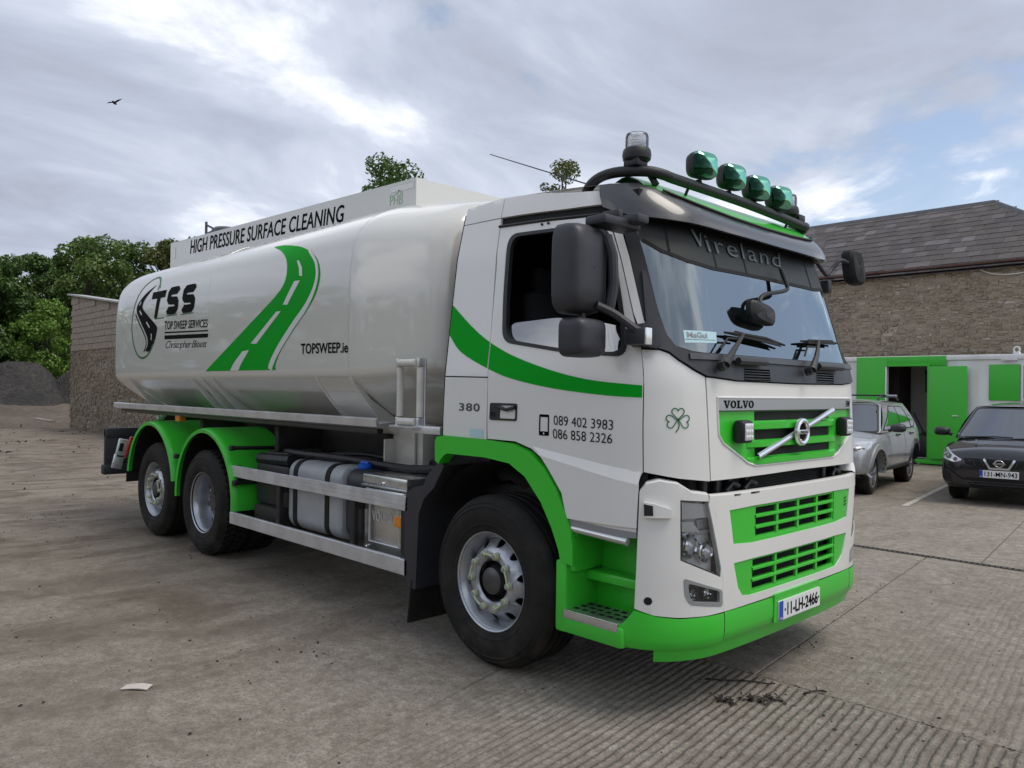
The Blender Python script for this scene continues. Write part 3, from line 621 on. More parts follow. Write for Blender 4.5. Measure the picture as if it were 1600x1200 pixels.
# ================================================================ trees and bushes
def leaf_mat(name, cols):
    t = NT(name); r = t.n('ShaderNodeNewGeometry').outputs['Random Per Island']; c = t.ramp(r, [(i/(len(cols)-1), q) for i, q in enumerate(cols)])
    d = t.n('ShaderNodeBsdfDiffuse'); t.l(c, d.inputs[0]); tr = t.n('ShaderNodeBsdfTranslucent'); t.l(t.mix(.5, c, (.10,.16,.03)), tr.inputs[0]); gl = t.n('ShaderNodeBsdfGlossy'); gl.inputs['Roughness'].default_value = .45; gl.inputs[0].default_value = (.5,.5,.5,1)
    m1 = t.n('ShaderNodeMixShader'); m1.inputs[0].default_value = .28; t.l(d.outputs[0], m1.inputs[1]); t.l(tr.outputs[0], m1.inputs[2]); m2 = t.n('ShaderNodeMixShader'); m2.inputs[0].default_value = .05; t.l(m1.outputs[0], m2.inputs[1]); t.l(gl.outputs[0], m2.inputs[2]); t.l(m2.outputs[0], t.out.inputs[0]); t.t.nodes.remove(t.p); MT[name] = t.m
leaf_mat('leaf_dark', [(.038,.078,.02),(.066,.13,.03),(.095,.175,.04),(.14,.225,.058)]); leaf_mat('leaf_mid', [(.055,.105,.022),(.09,.155,.034),(.13,.205,.048),(.19,.25,.075)]); leaf_mat('leaf_light', [(.08,.16,.018),(.12,.23,.03),(.16,.28,.04),(.20,.32,.06)]); leaf_mat('leaf_olive', [(.06,.08,.018),(.095,.115,.028),(.13,.145,.04),(.17,.17,.055)])
mat('bark', (.055,.045,.035), .9, var=.3, scale=8)
def crown_mesh(name, blobs, n, size, m, parent, rs):
    w = np.array([b[3]**2*.9+b[3]*.3 for b in blobs]); w /= w.sum(); ids = rs.choice(len(blobs), n, p=w); B = np.array(blobs, float)[ids]
    d = rs.normal(size=(n, 3)); d /= np.linalg.norm(d, axis=1)[:, None]; rad = B[:, 3]*(rs.uniform(.25, 1, n)**.40)*(1+.10*np.sin(7*d[:, 0]+5*d[:, 1])*np.cos(6*d[:, 2]))
    C_ = B[:, :3]+d*rad[:, None]*np.array((1, 1, .85))
    nrm = d+rs.normal(size=(n, 3))*.7+np.array((0, 0, .35)); nrm /= np.linalg.norm(nrm, axis=1)[:, None]; u = np.cross(nrm, rs.normal(size=(n, 3))); u /= np.linalg.norm(u, axis=1)[:, None]; v = np.cross(nrm, u)
    s = size*rs.uniform(.55, 1.25, n)[:, None]
    V = np.stack([C_-u*s*.5, C_+v*s*.30+nrm*s*.06, C_+u*s*.5-nrm*s*.08, C_-v*s*.30+nrm*s*.06], 1).reshape(-1, 3)
    me = bpy.data.meshes.new(name); Fc = np.arange(4*n).reshape(n, 4); me.from_pydata(V.tolist(), [], Fc.tolist()); me.materials.append(MT[m]); o = bpy.data.objects.new(name, me); COL.objects.link(o); o.location = (0,0,0)
    if parent is not None: attach(o, parent)
    return o
def tree(x, y, h, r, label, m='leaf_dark', n=5200, size=.36, seed=0, low=.28, name='deciduous_tree', cat='tree', nb=14, group='trees behind the yard', spread=1.):
    rs = np.random.RandomState(seed); z0 = float(hterr(x, y))-.1; rt = thing(name, (x, y, z0), label, cat, group)
    blobs = []
    for i in range(nb):
        q = (i+.5)/nb; zz = z0+h*(low+(1-low)*q); rr = r*math.sin(PI*min(.96, .22+.72*q))**.7*spread; a = i*2.4+rs.uniform(-.5,.5); dd = rr*rs.uniform(.35,.75); br = r*rs.uniform(.34,.5)*(1-.45*q)
        blobs.append((x+dd*math.cos(a), y+dd*math.sin(a), min(zz, z0+h-br*.85), br))
    blobs.append((x+rs.uniform(-.2,.2)*r, y, z0+h-r*.24, r*.28)); 
    for i in range(14): a = rs.uniform(0, 6.28); q = rs.uniform(.45,1); blobs.append((x+r*q*.95*math.cos(a), y+r*q*.95*math.sin(a), z0+h*(1.0-.30*q*q)*rs.uniform(.90,1.0)-r*.15, r*rs.uniform(.09,.17)))
    for i in range(4): a = rs.uniform(0, 6.28); blobs.append((x+r*.75*math.cos(a), y+r*.75*math.sin(a), z0+h*rs.uniform(.5,.8), r*.22))
    mb = MB(); tr = .045*h**.9*.35+.06; top = z0+h*.8
    mb.tube(catmull([(x,y,z0-.2),(x+rs.uniform(-.1,.1),y,z0+h*.25),(x+rs.uniform(-.3,.3),y+rs.uniform(-.3,.3),z0+h*.5),(x+rs.uniform(-.3,.3),y,top)], 4), np.linspace(tr*1.3, tr*.25, 13), 8)
    mb.build('trunk', MT['bark'], rt)
    mb = MB()
    for b in blobs[::2]:
        zb = max(z0+h*.18, b[2]-h*.22); mb.tube(catmull([(x,y,zb),((x+b[0])/2,(y+b[1])/2,(zb+b[2])/2+.1),b[:3]], 3), np.linspace(tr*.45, tr*.08, 7), 5)
    mb.build('branch', MT['bark'], rt)
    crown_mesh('crown', blobs, n, size, m, rt, rs); return rt
TR = [(-50,2.6,9.6,3.0,'dark leafy tree above the farthest left spoil heap','leaf_dark'),(-53,5.9,9.1,2.6,'dark tree with a low top, dipping below its neighbours in the row','leaf_dark'),(-55,8.5,9.7,2.7,'dark green tree behind the pale green bush','leaf_dark'),(-52,10.9,10.9,3.0,'tall round topped green tree just left of the wall end','leaf_mid'),(-56,14.3,11.6,3.0,'mid green tree behind the high left end of the wall','leaf_mid'),(-54,16.8,11.8,3.0,'olive green tree beside the back end of the tank','leaf_olive'),(-58,20.2,13.0,3.4,'dark tall tree mostly hidden behind the back of the tank','leaf_dark'),(-60,11.5,10.5,3.4,'dark tree deep behind the tall round topped one','leaf_dark'),(-58,-2.5,10,3.5,'outermost dark tree beyond the farthest spoil heap','leaf_dark'),(-60,25,12,3.6,'tall tree hidden behind the tank','leaf_dark')]
for i, (x, y, h, r, lab, m) in enumerate(TR): tree(x, y, h*.965, r*1.12, lab, m, 15000, .27, 20+i, .12, nb=18)
tree(-47.0, 7.7, 5.7, 2.1, 'pale fresh green bush standing in front of the dark trees', 'leaf_light', 10000, .19, 50, .02, 'bush', 'bush', 16, 'bushes under the trees')
tree(-48, 10.3, 3.6, 1.6, 'low mid green bush between the pale bush and the wall', 'leaf_mid', 3000, .26, 51, .05, 'bush', 'bush', 8, 'bushes under the trees')
tree(-48.5, 5.2, 3.4, 1.7, 'low dark bush between two spoil heaps', 'leaf_dark', 3000, .26, 52, .05, 'bush', 'bush', 8, 'bushes under the trees')
tree(-48.5, 2.2, 3.6, 1.8, 'low dark bush behind the farthest spoil heap', 'leaf_dark', 3000, .26, 54, .05, 'bush', 'bush', 8, 'bushes under the trees')
tree(-29.6, 19.0, 13.75, 3.4, 'tree with dark lobed crown showing above the tank roof', 'leaf_dark', 11000, .22, 60, .42, nb=16, group='trees showing over the lorry')
tree(-23.4, 25.1, 13.7, 2.3, 'slim pale leaved treetop showing just behind the cab roof', 'leaf_olive', 6500, .17, 61, .45, nb=12, group='trees showing over the lorry')

# the wood across the yard, seen only mirrored in paint and glass
rs = np.random.RandomState(77); bl = []
for i in range(46):
    a = math.radians(188+i*3.6); d = 46+rs.uniform(-4,6); h = rs.uniform(6.5,11); bl += [(d*math.cos(a), d*math.sin(a), h*.32, 3.6), (d*math.cos(a)+rs.uniform(-1,1), d*math.sin(a), h*.72, 3.0)]
wood = crown_mesh('wood', bl, 15000, 1.15, 'leaf_dark', None, rs); tag(wood, 'far dark wood on the other side of the yard', None, None, 'stuff')
# ================================================================ the tanker lorry
truck = thing('tanker_lorry', (-2.8, 0, 0), 'big white and green tanker lorry with a green road graphic on its tank', 'lorry')
def P(name, mb, m, parent=truck, **k): return mb.build(name, MT[m] if isinstance(m, str) else [MT[q] for q in m], parent, **k)
def EACH(name, mb, m, parent=truck):
    """one object for every separate piece of mb"""
    p = list(range(len(mb.v)))
    def find(i):
        while p[i] != i: p[i] = p[p[i]]; i = p[i]
        return i
    for q in mb.f:
        for i in q[1:]: p[find(i)] = find(q[0])
    gr = {}
    for q, k in zip(mb.f, mb.m): gr.setdefault(find(q[0]), []).append(q)
    for fs in gr.values():
        ids = sorted({i for q in fs for i in q}); mp = {i: j for j, i in enumerate(ids)}; n = MB(); n.add([mb.v[i] for i in ids], [[mp[i] for i in q] for q in fs]); P(name, n, m, parent)
def mir(p): return [(-a, b) for a, b in p]
def sym(half): return list(half)+[(-a, b) for a, b in reversed(half) if abs(a) > 1e-6]
WIN = roundpoly([(-2.392,2.672),(-2.375,2.30),(-2.343,2.0),(-1.800,1.925),(-1.352,1.89),(-1.338,2.155),(-1.343,2.444),(-1.362,2.622),(-1.815,2.655)], .085, 5)
WSH = [(0,2.675),(-.55,2.675),(-1.05,2.67),(-1.212,2.655),(-1.180,2.437),(-1.156,2.153),(-1.130,1.998),(-1.088,1.937),(-.99,1.912),(-.917,1.906),(-.30,1.902),(0,1.902)]
WS = WSH+[(-a, b) for a, b in WSH[1:-1][::-1]]
# dark frame behind the panels
fr = MB()
fr.patch([(-2.868,1.29),(-1.22,1.29),(0,1.27),(1.22,1.29),(2.868,1.29),(2.868,2.84),(1.34,2.80),(1.2,2.73),(.8,2.722),(0,2.705),(-.8,2.722),(-1.2,2.73),(-1.34,2.80),(-2.868,2.84)], cab, -.022, .01, [WIN, mir(WIN), WS], .07, skirt=False)
for sg in (1, -1):
    fr.patch([(sg*a, b) for a, b in [(-1.80,.95),(-1.28,.95),(-1.25,1.30),(-2.0,1.36)]], cab, -.022, .01, (), .08, skirt=False)
bo = [(1.245*cab_ky(z)-.012, z) for z in (1.40,1.8,2.16,2.57,2.88)]; fr.prism([(-.455,y,z) for y, z in bo]+[(-.455,-y,z) for y, z in bo[::-1]], (-.02,0,0)); fr.box((.3, 0, 1.33), (1.4, 2.1, .06)); fr.box((.25, 0, 2.80), (1.4, 2.06, .04))
P('cab_frame', fr, 'shadow_black')
# outer panels
def panel(name, poly, m='white_paint', holes=(), off=0., thick=.02, step=.06, parent=truck, both=True, label=None):
    for sg in ((1, -1) if both else (1,)):
        mb = MB(); mb.patch([(sg*a, b) for a, b in poly], cab, off, thick, [[(sg*a, b) for a, b in h] for h in holes], step)
        o = P(name, mb, m, parent)
        if sg == 1: first = o
    return first
panel('rear_quarter_panel', [(-2.868,1.792),(-2.458,1.785),(-2.468,2.10),(-2.503,2.738),(-2.508,2.796),(-2.868,2.80)], holes=())
panel('rear_lower_panel', [(-2.868,1.402),(-2.446,1.398),(-2.456,1.777),(-2.868,1.784)])
panel('roof_side_panel', [(-2.868,2.806),(-2.512,2.803),(-2.512,2.935),(-2.868,2.92)])
panel('roof_side_panel', [(-2.506,2.803),(-1.362,2.757),(-1.366,2.842),(-1.93,2.897),(-2.506,2.935)])
DOOR = [(-2.497,2.733),(-1.906,2.712),(-1.40,2.686),(-1.345,2.655),(-1.310,2.44),(-1.286,2.12),(-1.270,1.93),(-1.275,1.71),(-1.277,1.288),(-1.302,1.248),(-1.309,.945),(-1.745,.937),(-1.748,.99),(-1.790,1.135),(-1.925,1.292),(-2.05,1.365),(-2.19,1.40),(-2.434,1.402),(-2.458,1.90),(-2.474,2.466)]
door = panel('door', DOOR, holes=[WIN], both=False)
panel('door', mir(DOOR), holes=[mir(WIN)], both=False)
# parts of the near door
mb = MB(); c1, c2, c3, c4 = (-2.042,1.380), (-1.283,1.290), (-1.298,1.224), (-1.968,1.333)
mb.patch([(-1.968,1.333),(-1.298,1.224),(-1.304,1.0),(-1.752,1.0),(-1.793,1.135),(-1.90,1.262)], cab, .016, .016, (), .07)
for i in range(8):
    a, b = i/8, (i+1)/8; L = lambda p, q, t: (p[0]*(1-t)+q[0]*t, p[1]*(1-t)+q[1]*t)
    mb.add([cab(*L(c1, c2, a), .001), cab(*L(c1, c2, b), .001), cab(*L(c4, c3, b), .016), cab(*L(c4, c3, a), .016)], [[0, 3, 2, 1]])
P('door_lower_panel', mb, 'white_paint', door)
mb = MB(); mb.patch([(-1.752,.994),(-1.304,.976),(-1.306,.947),(-1.747,.941)], cab, .004, .006, (), .1); P('door_band', mb, 'grey_band', door)
mb = MB(); rr = np.array(WIN); cen = rr.mean(0); inn = [tuple(cen+(p-cen)*.955) for p in rr]; outr = [tuple(cen+(p-cen)*1.015) for p in rr]
mb.patch(outr, cab, .005, .03, [inn], .06); P('window_seal', mb, 'plastic_black', door)
for sg in (1, -1):
    mb = MB(); mb.patch([(sg*a, b) for a, b in outr], cab, -.02, .004, (), .07, skirt=False)
    P('side_window', mb, 'side_glass', truck) if sg == -1 else None
mb = MB(); mb.patch(roundpoly([(-2.40,1.97),(-2.30,2.115),(-1.866,2.128),(-1.50,2.085),(-1.34,2.05),(-1.33,1.86),(-1.8,1.90),(-2.38,1.97)], .05), cab, -.02, .005, (), .06); P('side_window', mb, 'door_glass', door)
mb = MB(); mb.patch(rrect(-2.418,1.520,-2.178,1.624,.012), cab, .006, .02, [rrect(-2.33,1.532,-2.19,1.612,.01)], .05)
mb.patch(rrect(-2.33,1.532,-2.19,1.612,.01), cab, -.018, .004, (), .05); mb.tube([cab(-2.335,1.60,.012), cab(-2.26,1.585,.016), cab(-2.19,1.60,.012)], .011, 8); mb.lathe([(0.001,0),(.014,0),(.014,.006)], cab(-2.385,1.556,.006), 'y', 12, sgn=-1)
P('door_handle', mb, 'plastic_black', door)
mb = MB()
for u in (-2.02, -1.93): mb.tube([cab(u,2.70,-.005), cab(u,2.70,.01)], .008, 8)
EACH('rain_gutter_stud', mb, 'plastic_black', door)
mb = MB()
for sg in (1, -1): mb.tube([cab(sg*s, z, .004) for s, z in [(-2.506,2.742),(-1.906,2.722),(-1.40,2.697),(-1.335,2.665)]], .009, 6)
EACH('rain_gutter', mb, 'plastic_black')
panel('windscreen_pillar', [(-1.335,2.668),(-1.294,2.688),(-1.258,2.439),(-1.232,2.083),(-1.215,2.035),(-1.262,2.035),(-1.280,2.118),(-1.304,2.44)])
panel('corner_panel', [(-1.268,1.925),(-1.271,1.290),(-1.092,1.260),(-.904,1.241),(-.914,1.515),(-.932,1.785),(-.995,1.815),(-1.08,1.866),(-1.13,1.905),(-1.175,1.921)])
# front panel with its opening, name strip and grille
HOLE = sym([(0,1.680),(-.846,1.679),(-.832,1.480),(-.80,1.436),(-.577,1.323),(-.497,1.303),(0,1.303)])
HOLE = [(.846,1.679),(-.846,1.679),(-.832,1.480),(-.80,1.436),(-.577,1.323),(-.497,1.303),(.497,1.303),(.577,1.323),(.80,1.436),(.832,1.480)]
mb = MB(); fp = [(-.924,1.783),(-.906,1.515),(-.896,1.243),(0,1.252),(.896,1.243),(.906,1.515),(.924,1.783),(.679,1.766),(0,1.760),(-.679,1.766)]
mb.patch(fp, cab, 0., .03, [HOLE], .06); front = P('front_panel', mb, 'white_paint')
mb = MB()   # soft rim round the opening
mb.tube([cab(a, b, .0) for a, b in densify(HOLE[1:]+HOLE[:1], .06)], .007, 6, closed=True); P('grille_rim', mb, 'white_paint', front)
mb = MB(); mb.patch([(-.842,1.610),(.842,1.610),(.842,1.676),(-.842,1.676)], cab, .002, .02, (), .07); strip = P('name_strip', mb, 'silver_strip')
def slab_letters(mb, word, x0, x1, z0, z1, surf, off):
    w = (x1-x0)/len(word)
    for i, ch in enumerate(word):
        a = x0+i*w+w*.06; b = a+w*.88; h = z1-z0; t = w*.20; s = h*.14
        if ch == 'V':
            m_ = (a+b)/2
            for q in ([(a+t*.1,z1),(a+t*1.3,z1),(m_+t*.35,z0),(m_-t*.45,z0)], [(b-t*.9,z1),(b-t*.1,z1),(m_+t*.45,z0),(m_-t*.1,z0)], [(a-t*.2,z1),(a-t*.2,z1-s),(a+t*1.8,z1-s),(a+t*1.8,z1)], [(b-t*1.4,z1),(b-t*1.4,z1-s),(b+t*.2,z1-s),(b+t*.2,z1)]): mb.patch(q, surf, off, .001, (), .2, skirt=False)
        elif ch == 'O':
            mb.patch(circ(((a+b)/2,(z0+z1)/2),(b-a)/2,20,h/2), surf, off, .001, [circ(((a+b)/2,(z0+z1)/2),(b-a)/2-t*1.15,16,h/2-s)], .2, skirt=False)
        else:
            for q in ([(a+t*.7,z0),(a+t*2,z0),(a+t*2,z1),(a+t*.7,z1)], [(a,z1-s),(a+t*2.7,z1-s),(a+t*2.7,z1),(a,z1)], [(a,z0),(b,z0),(b,z0+s),(a,z0+s)], [(b-t*.6,z0),(b,z0),(b,z0+h*.42),(b-t*.6,z0+h*.35)]): mb.patch(q, surf, off, .001, (), .2, skirt=False)
mb = MB(); slab_letters(mb, 'VOLVO', -.795, -.505, 1.622, 1.664, cab, .0045); P('lettering', mb, 'black_decal', strip); mb = MB(); text_on(mb, 'FM', (.735,1.622), (.815,1.622), (.745,1.664), (.825,1.664), cab, .0045, .01, .2)
P('lettering', mb, 'black_decal', strip)
SLOT = [(1.551,1.604), (1.444,1.502), (1.352,1.409)]
mb = MB(); sl_ = [rrect(-.478,a,.478,b,.006,2) for a, b in SLOT]
mb.patch([(.842,1.606),(-.842,1.606),(-.828,1.480),(-.797,1.438),(-.575,1.327),(-.495,1.307),(.495,1.307),(.575,1.327),(.797,1.438),(.828,1.480)], cab, -.014, .05, sl_, .06)
for z0, z1 in ((1.504,1.546),(1.412,1.44)): pass
grille = P('grille', mb, 'green_paint')
for zc in (1.523, 1.423, 1.328):   # the three raised bars
    mb = MB(); ss = np.linspace(-.56, .56, 25); G = []
    for s in ss:
        e = min(1, (.56-abs(s))/.06); hgt = .024*e
        G.append([cab(s, zc-.024, -.013), cab(s, zc-.018, -.013+hgt), cab(s, zc+.012, -.013+hgt*1.1), cab(s, zc+.022, -.013)])
    mb.grid(G); P('grille_bar', mb, 'green_paint', grille)
mb = MB(); mb.patch([(-.60,1.30),(.60,1.30),(.60,1.62),(-.60,1.62)], cab, -.10, .01, (), .15); 
for i in range(12): z = 1.32+i*.024; mb.tube([cab(s, z, -.085) for s in np.linspace(-.5, .5, 9)], .004, 4)
P('radiator_mesh', mb, 'shadow_black', grille)
# iron mark
mb = MB(); a, b = np.array(cab(-.50,1.352,.018)), np.array(cab(.47,1.603,.018))
def flatbar(mb, a, b, w, d):
    n = cab(0,1.48,1)-cab(0,1.48,0); t = (b-a)/np.linalg.norm(b-a); u = np.cross(n, t)
    pr = [(-w/2,0),(-w/2*.7,d*.7),(0,d),(w/2*.7,d*.7),(w/2,0)]
    mb.grid([[p+u*x+n*y for x, y in pr] for p in (a, a+(b-a)*.04, a+(b-a)*.96, b)])
flatbar(mb, a, b, .036, .014); badge = P('grille_badge_bar', mb, 'alu_bright')
mb = MB(); cc = np.array(cab(-.015,1.478,.030)); mb.lathe([(.052,.004),(.055,.016),(.068,.022),(.080,.016),(.083,0)], cc, 'x', 32); mb.box(cc+np.array((.012,0,0)), (.012,.12,.026), .002); P('badge_ring', mb, 'alu_bright', badge)
mb = MB(); mb.lathe([(.001,.006),(.056,.006)], cc, 'x', 28); slab_letters(mb, 'VOLVO', cc[1]-.045, cc[1]+.045, cc[2]-.0085, cc[2]+.0085, plane_yz(cc[0]+.0185), .001); P('badge_face', mb, 'black_decal', badge)
for sg in (1, -1):   # little lamps on the grille
    mb = MB(); c = np.array(cab(-sg*.645,1.495,.022)); mb.box(c, (.07,.115,.125), .022, 3); o = P('grille_lamp', mb, 'plastic_black', grille)
    mb = MB(); mb.box(c+np.array((.034,sg*-.008*0,0)), (.008,.082,.092), .003); 
    for i in range(3):
        for j in range(3): mb.box(c+np.array((.039,-.026+.026*i,-.03+.03*j)), (.005,.019,.022), .002)
    P('grille_lamp_lens', mb, 'lamp_clear', o)
# shamrock outlines on the corner panel
mb = MB()
def heart(cx, cz, r, ang, rot=1.):
    o = []
    for t in np.linspace(0, 2*PI, 26):
        x = 16*math.sin(t)**3/17; y = (13*math.cos(t)-5*math.cos(2*t)-2*math.cos(3*t)-math.cos(4*t))/17+1.0
        a = math.radians(ang); o.append((cx+r*(x*math.cos(a)-y*math.sin(a)), cz+r*(x*math.sin(a)+y*math.cos(a))))
    return o
for a in (0, 100, -100): stroke(mb, heart(-1.092, 1.560, .036, a), .0055, cab, .003, sub=.03)
stroke(mb, [(-1.092,1.560),(-1.085,1.535),(-1.09,1.515),(-1.105,1.497)], .0055, cab, .003, sub=.02); P('shamrock_decal', mb, 'dark_green_line')
# windscreen, its black border, cowl
mb = MB(); BO = [(0,2.70),(-.8,2.715),(-1.1,2.73),(-1.28,2.70),(-1.254,2.439),(-1.228,2.083),(-1.205,2.02),(-1.16,1.93),(-1.09,1.89),(-.90,1.868),(0,1.865)]; BO = BO+[(-a, b) for a, b in BO[1:-1][::-1]]
mb.patch(BO, cab, -.006, .02, [[(a*.992 if abs(a) > .3 else a, b+(.012 if b < 2 else 0)) for a, b in WS]], .07); P('windscreen_frame', mb, 'plastic_black')
mb = MB(); mb.patch([(a*.996, b) for a, b in WS], cab, -.010, .004, (), .05, skirt=False); ws = P('windscreen', mb, 'windscreen_glass')
mb = MB(); mb.patch([(-1.022,1.968),(-.79,1.975),(-.775,2.036),(-1.018,2.036)], cab, -.0085, .001, (), .06, skirt=False); stk = P('windscreen_sticker', mb, 'sticker_blue', ws)
mb = MB(); text_on(mb, 'MaGui', (-1.0,1.996), (-.86,1.998), (-1.0,2.028), (-.86,2.028), cab, -.007, .02); mb.patch([(-1.015,1.985),(-.80,1.988),(-.80,1.991),(-1.015,1.989)], cab, -.007, .001, (), .1, skirt=False); P('sticker_lettering', mb, 'grey_band', stk)
CO = [(0,1.897),(-.30,1.897),(-.905,1.900),(-.985,1.905),(-1.075,1.93),(-1.120,1.985),(-1.150,2.10),(-1.178,2.34),(-1.2,2.36),(-1.222,2.06),(-1.262,2.03),(-1.268,1.933),(-1.175,1.929),(-1.127,1.913),(-1.079,1.874),(-.992,1.822),(-.924,1.791),(-.679,1.773),(0,1.767)]
CO = CO+[(-a, b) for a, b in CO[1:-1][::-1]]
VENT = [[(-.618,1.772),(-.34,1.773),(-.327,1.842),(-.60,1.840)], [(.25,1.776),(.515,1.773),(.545,1.842),(.276,1.842)]]
mb = MB(); mb.patch(CO, cab, .012, .03, VENT, .05); cowl = P('cowl', mb, 'plastic_dark')
for v in VENT:
    mb = MB()
    for i in range(5):
        z = 1.778+.0145*i; x0 = np.interp(z, [1.772,1.842], [v[0][0], v[3][0]]); x1 = np.interp(z, [1.772,1.842], [v[1][0], v[2][0]])
        mb.grid([[cab(s, z, .014), cab(s, z+.006, .014), cab(s, z+.003, -.01)] for s in np.linspace(x0, x1, 6)])
    P('vent', mb, 'plastic_black', cowl)
mb = MB(); mb.patch([(-1.02,1.906),(0,1.901),(1.02,1.906),(1.02,1.874),(0,1.870),(-1.02,1.874)], cab, .022, .02, (), .08); P('cowl_ledge', mb, 'steel_dark', cowl)
for s0, s1 in ((-.70,-.42),(.245,.62)): mb = MB(); mb.tube([cab(s, 1.868, .045) for s in np.linspace(s0, s1, 6)], .02, 10); P('washer_tube', mb, 'plastic_dark', cowl)
for k, (piv, elbow, tip, bl) in enumerate((((-.846,1.836),(-.761,1.914),(-.600,2.017),[(-.745,2.026),(-.60,2.023),(-.325,2.012),(-.101,1.986)]), ((.09,1.834),(.205,1.925),(.341,2.030),[(.138,2.024),(.344,2.034),(.729,2.041)]))):
    mb = MB(); mb.tube([cab(*piv,.03), cab(*piv,.075)], .028, 10); mb.tube([cab(*piv,.07), cab(*elbow,.065), cab(*tip,.05)], [.024,.016,.008], 8)
    mb.tube([cab(*q,.028) for q in [(piv[0]+.03,1.93),(piv[0]+.108,1.992),(tip[0],1.994)]], .006, 6)
    w = P('wiper', mb, 'plastic_black'); mb = MB(); mb.tube([cab(*q,.022) for q in bl], [.006]+[.013]*(len(bl)-2)+[.006], 6); mb.patch([(bl[0][0]+.08,bl[0][1]-.014),(bl[-1][0]-.06,bl[-1][1]-.014),(bl[-1][0]-.1,bl[-1][1]+.012),(bl[0][0]+.1,bl[0][1]+.014)], cab, .030, .006, (), .1); P('wiper_blade', mb, 'shadow_black', w)
# inside of the cab
it = MB(); it.box((1.0,0,1.72), (.5,2.1,.32), .08); it.box((.85,-.55,1.95), (.22,.5,.12), .05)
P('dashboard', it, 'plastic_black')
for y in (-.55, .55):
    mb = MB(); mb.box((.15,y,1.6), (.5,.5,.16), .06); mb.box((-.12,y,2.0), (.14,.48,.75), .06, rot=(0,-.12,0)); mb.box((-.17,y,2.45), (.09,.28,.2), .04); P('seat', mb, 'grey_fabric')
mb = MB(); mb.tube([(.72+.12*math.cos(t)*.6, -.55+.21*math.sin(t), 1.98+.21*math.cos(t)*.55) for t in np.linspace(0, 2*PI, 24, endpoint=False)], .014, 6, closed=True); mb.tube([(.72,-.55,1.98),(.9,-.55,1.85)], .03); P('steering_wheel', mb, 'plastic_black')
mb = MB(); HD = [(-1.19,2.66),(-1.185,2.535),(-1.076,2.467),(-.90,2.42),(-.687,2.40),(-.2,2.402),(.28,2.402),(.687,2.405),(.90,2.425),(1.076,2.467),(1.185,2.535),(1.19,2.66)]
mb.patch(HD, cab, -.0085, .001, (), .06, skirt=False); head = P('visor_reflection', mb, 'visor_reflection_dark', ws)  # header stand-in on the glass; the visor's dark reflection is painted into its colour
mb = MB(); mb.patch([(-1.17,2.655),(-1.15,2.56),(-1.0,2.535),(-.72,2.555),(-.4,2.545),(.2,2.535),(.7,2.54),(1.0,2.545),(1.17,2.655)], cab, -.0075, .001, (), .06, skirt=False); P('visor_reflection_top', mb, 'visor_reflection_black', ws)  # darker upper zone of that painted reflection
mb = MB(); stroke(mb, [(-1.17,2.535),(-1.07,2.475),(-.90,2.427),(-.687,2.407),(-.2,2.409),(.28,2.409),(.687,2.412),(.90,2.432),(1.07,2.475),(1.17,2.535)], .022, cab, -.007); P('visor_reflection_hem', mb, 'shadow_black', ws)
mb = MB()
stroke(mb, [(-.825,2.618),(-.765,2.525)], .022, cab, .000); stroke(mb, [(-.765,2.525),(-.745,2.605)], .012, cab, .000)
P('header_lettering', mb, 'letter_grey', ws); mb = MB(); text_on(mb, 'ireland', (-.694,2.500), (.19,2.507), (-.72,2.602), (.235,2.603), cab, .000, -.006, 0, 1.15); P('header_lettering', mb, 'letter_grey', ws)
mb = MB()
for s, z in ((-1.02,2.45),(-.64,2.41),(-.30,2.41),(.18,2.41),(.64,2.41)): stroke(mb, [(s,2.63),(s+.005,z)], .014, cab, -.006)
EACH('header_seam', mb, 'shadow_black', ws)
# roof
mb = MB(); G = []
xs = np.linspace(-.47, .70, 14); ze = np.interp(xs, [-.47,-.1,.47,.98], [2.922,2.938,2.897,2.845])
for x, z in zip(xs, ze):
    yw = 1.245*cab_ky(z)-.004; row = []
    for t in np.linspace(-1, 1, 25):
        a = abs(t); y = t*yw; row.append((x, y, z+.075*(1-a**5)-.0*a))
    G.append(row)
mb.grid(G); P('roof', mb, 'white_paint')
mb = MB(); G = []   # green slope of the roof behind the visor
for s in np.linspace(-1.12, 1.12, 27):
    zt = np.interp(abs(s), [0,.4,.7,.85,1.0,1.12], [2.714,2.721,2.739,2.755,2.794,2.838]); f = cab(s, zt, .036); q = cab(s, 2.86, -.02); 
    yw_ = 1.245*cab_ky(2.873); yt_ = f[1]*.97; zr_ = 2.873+.075*(1-min(1,abs(yt_)/yw_)**5); top = np.array((.71, yt_, zr_))
    G.append([f]+[f*(1-q)+top*q+np.array((0,0,.045*math.sin(PI*q))) for q in (.25,.5,.75)]+[top])
mb.grid(G); P('roof_front', mb, 'green_paint')
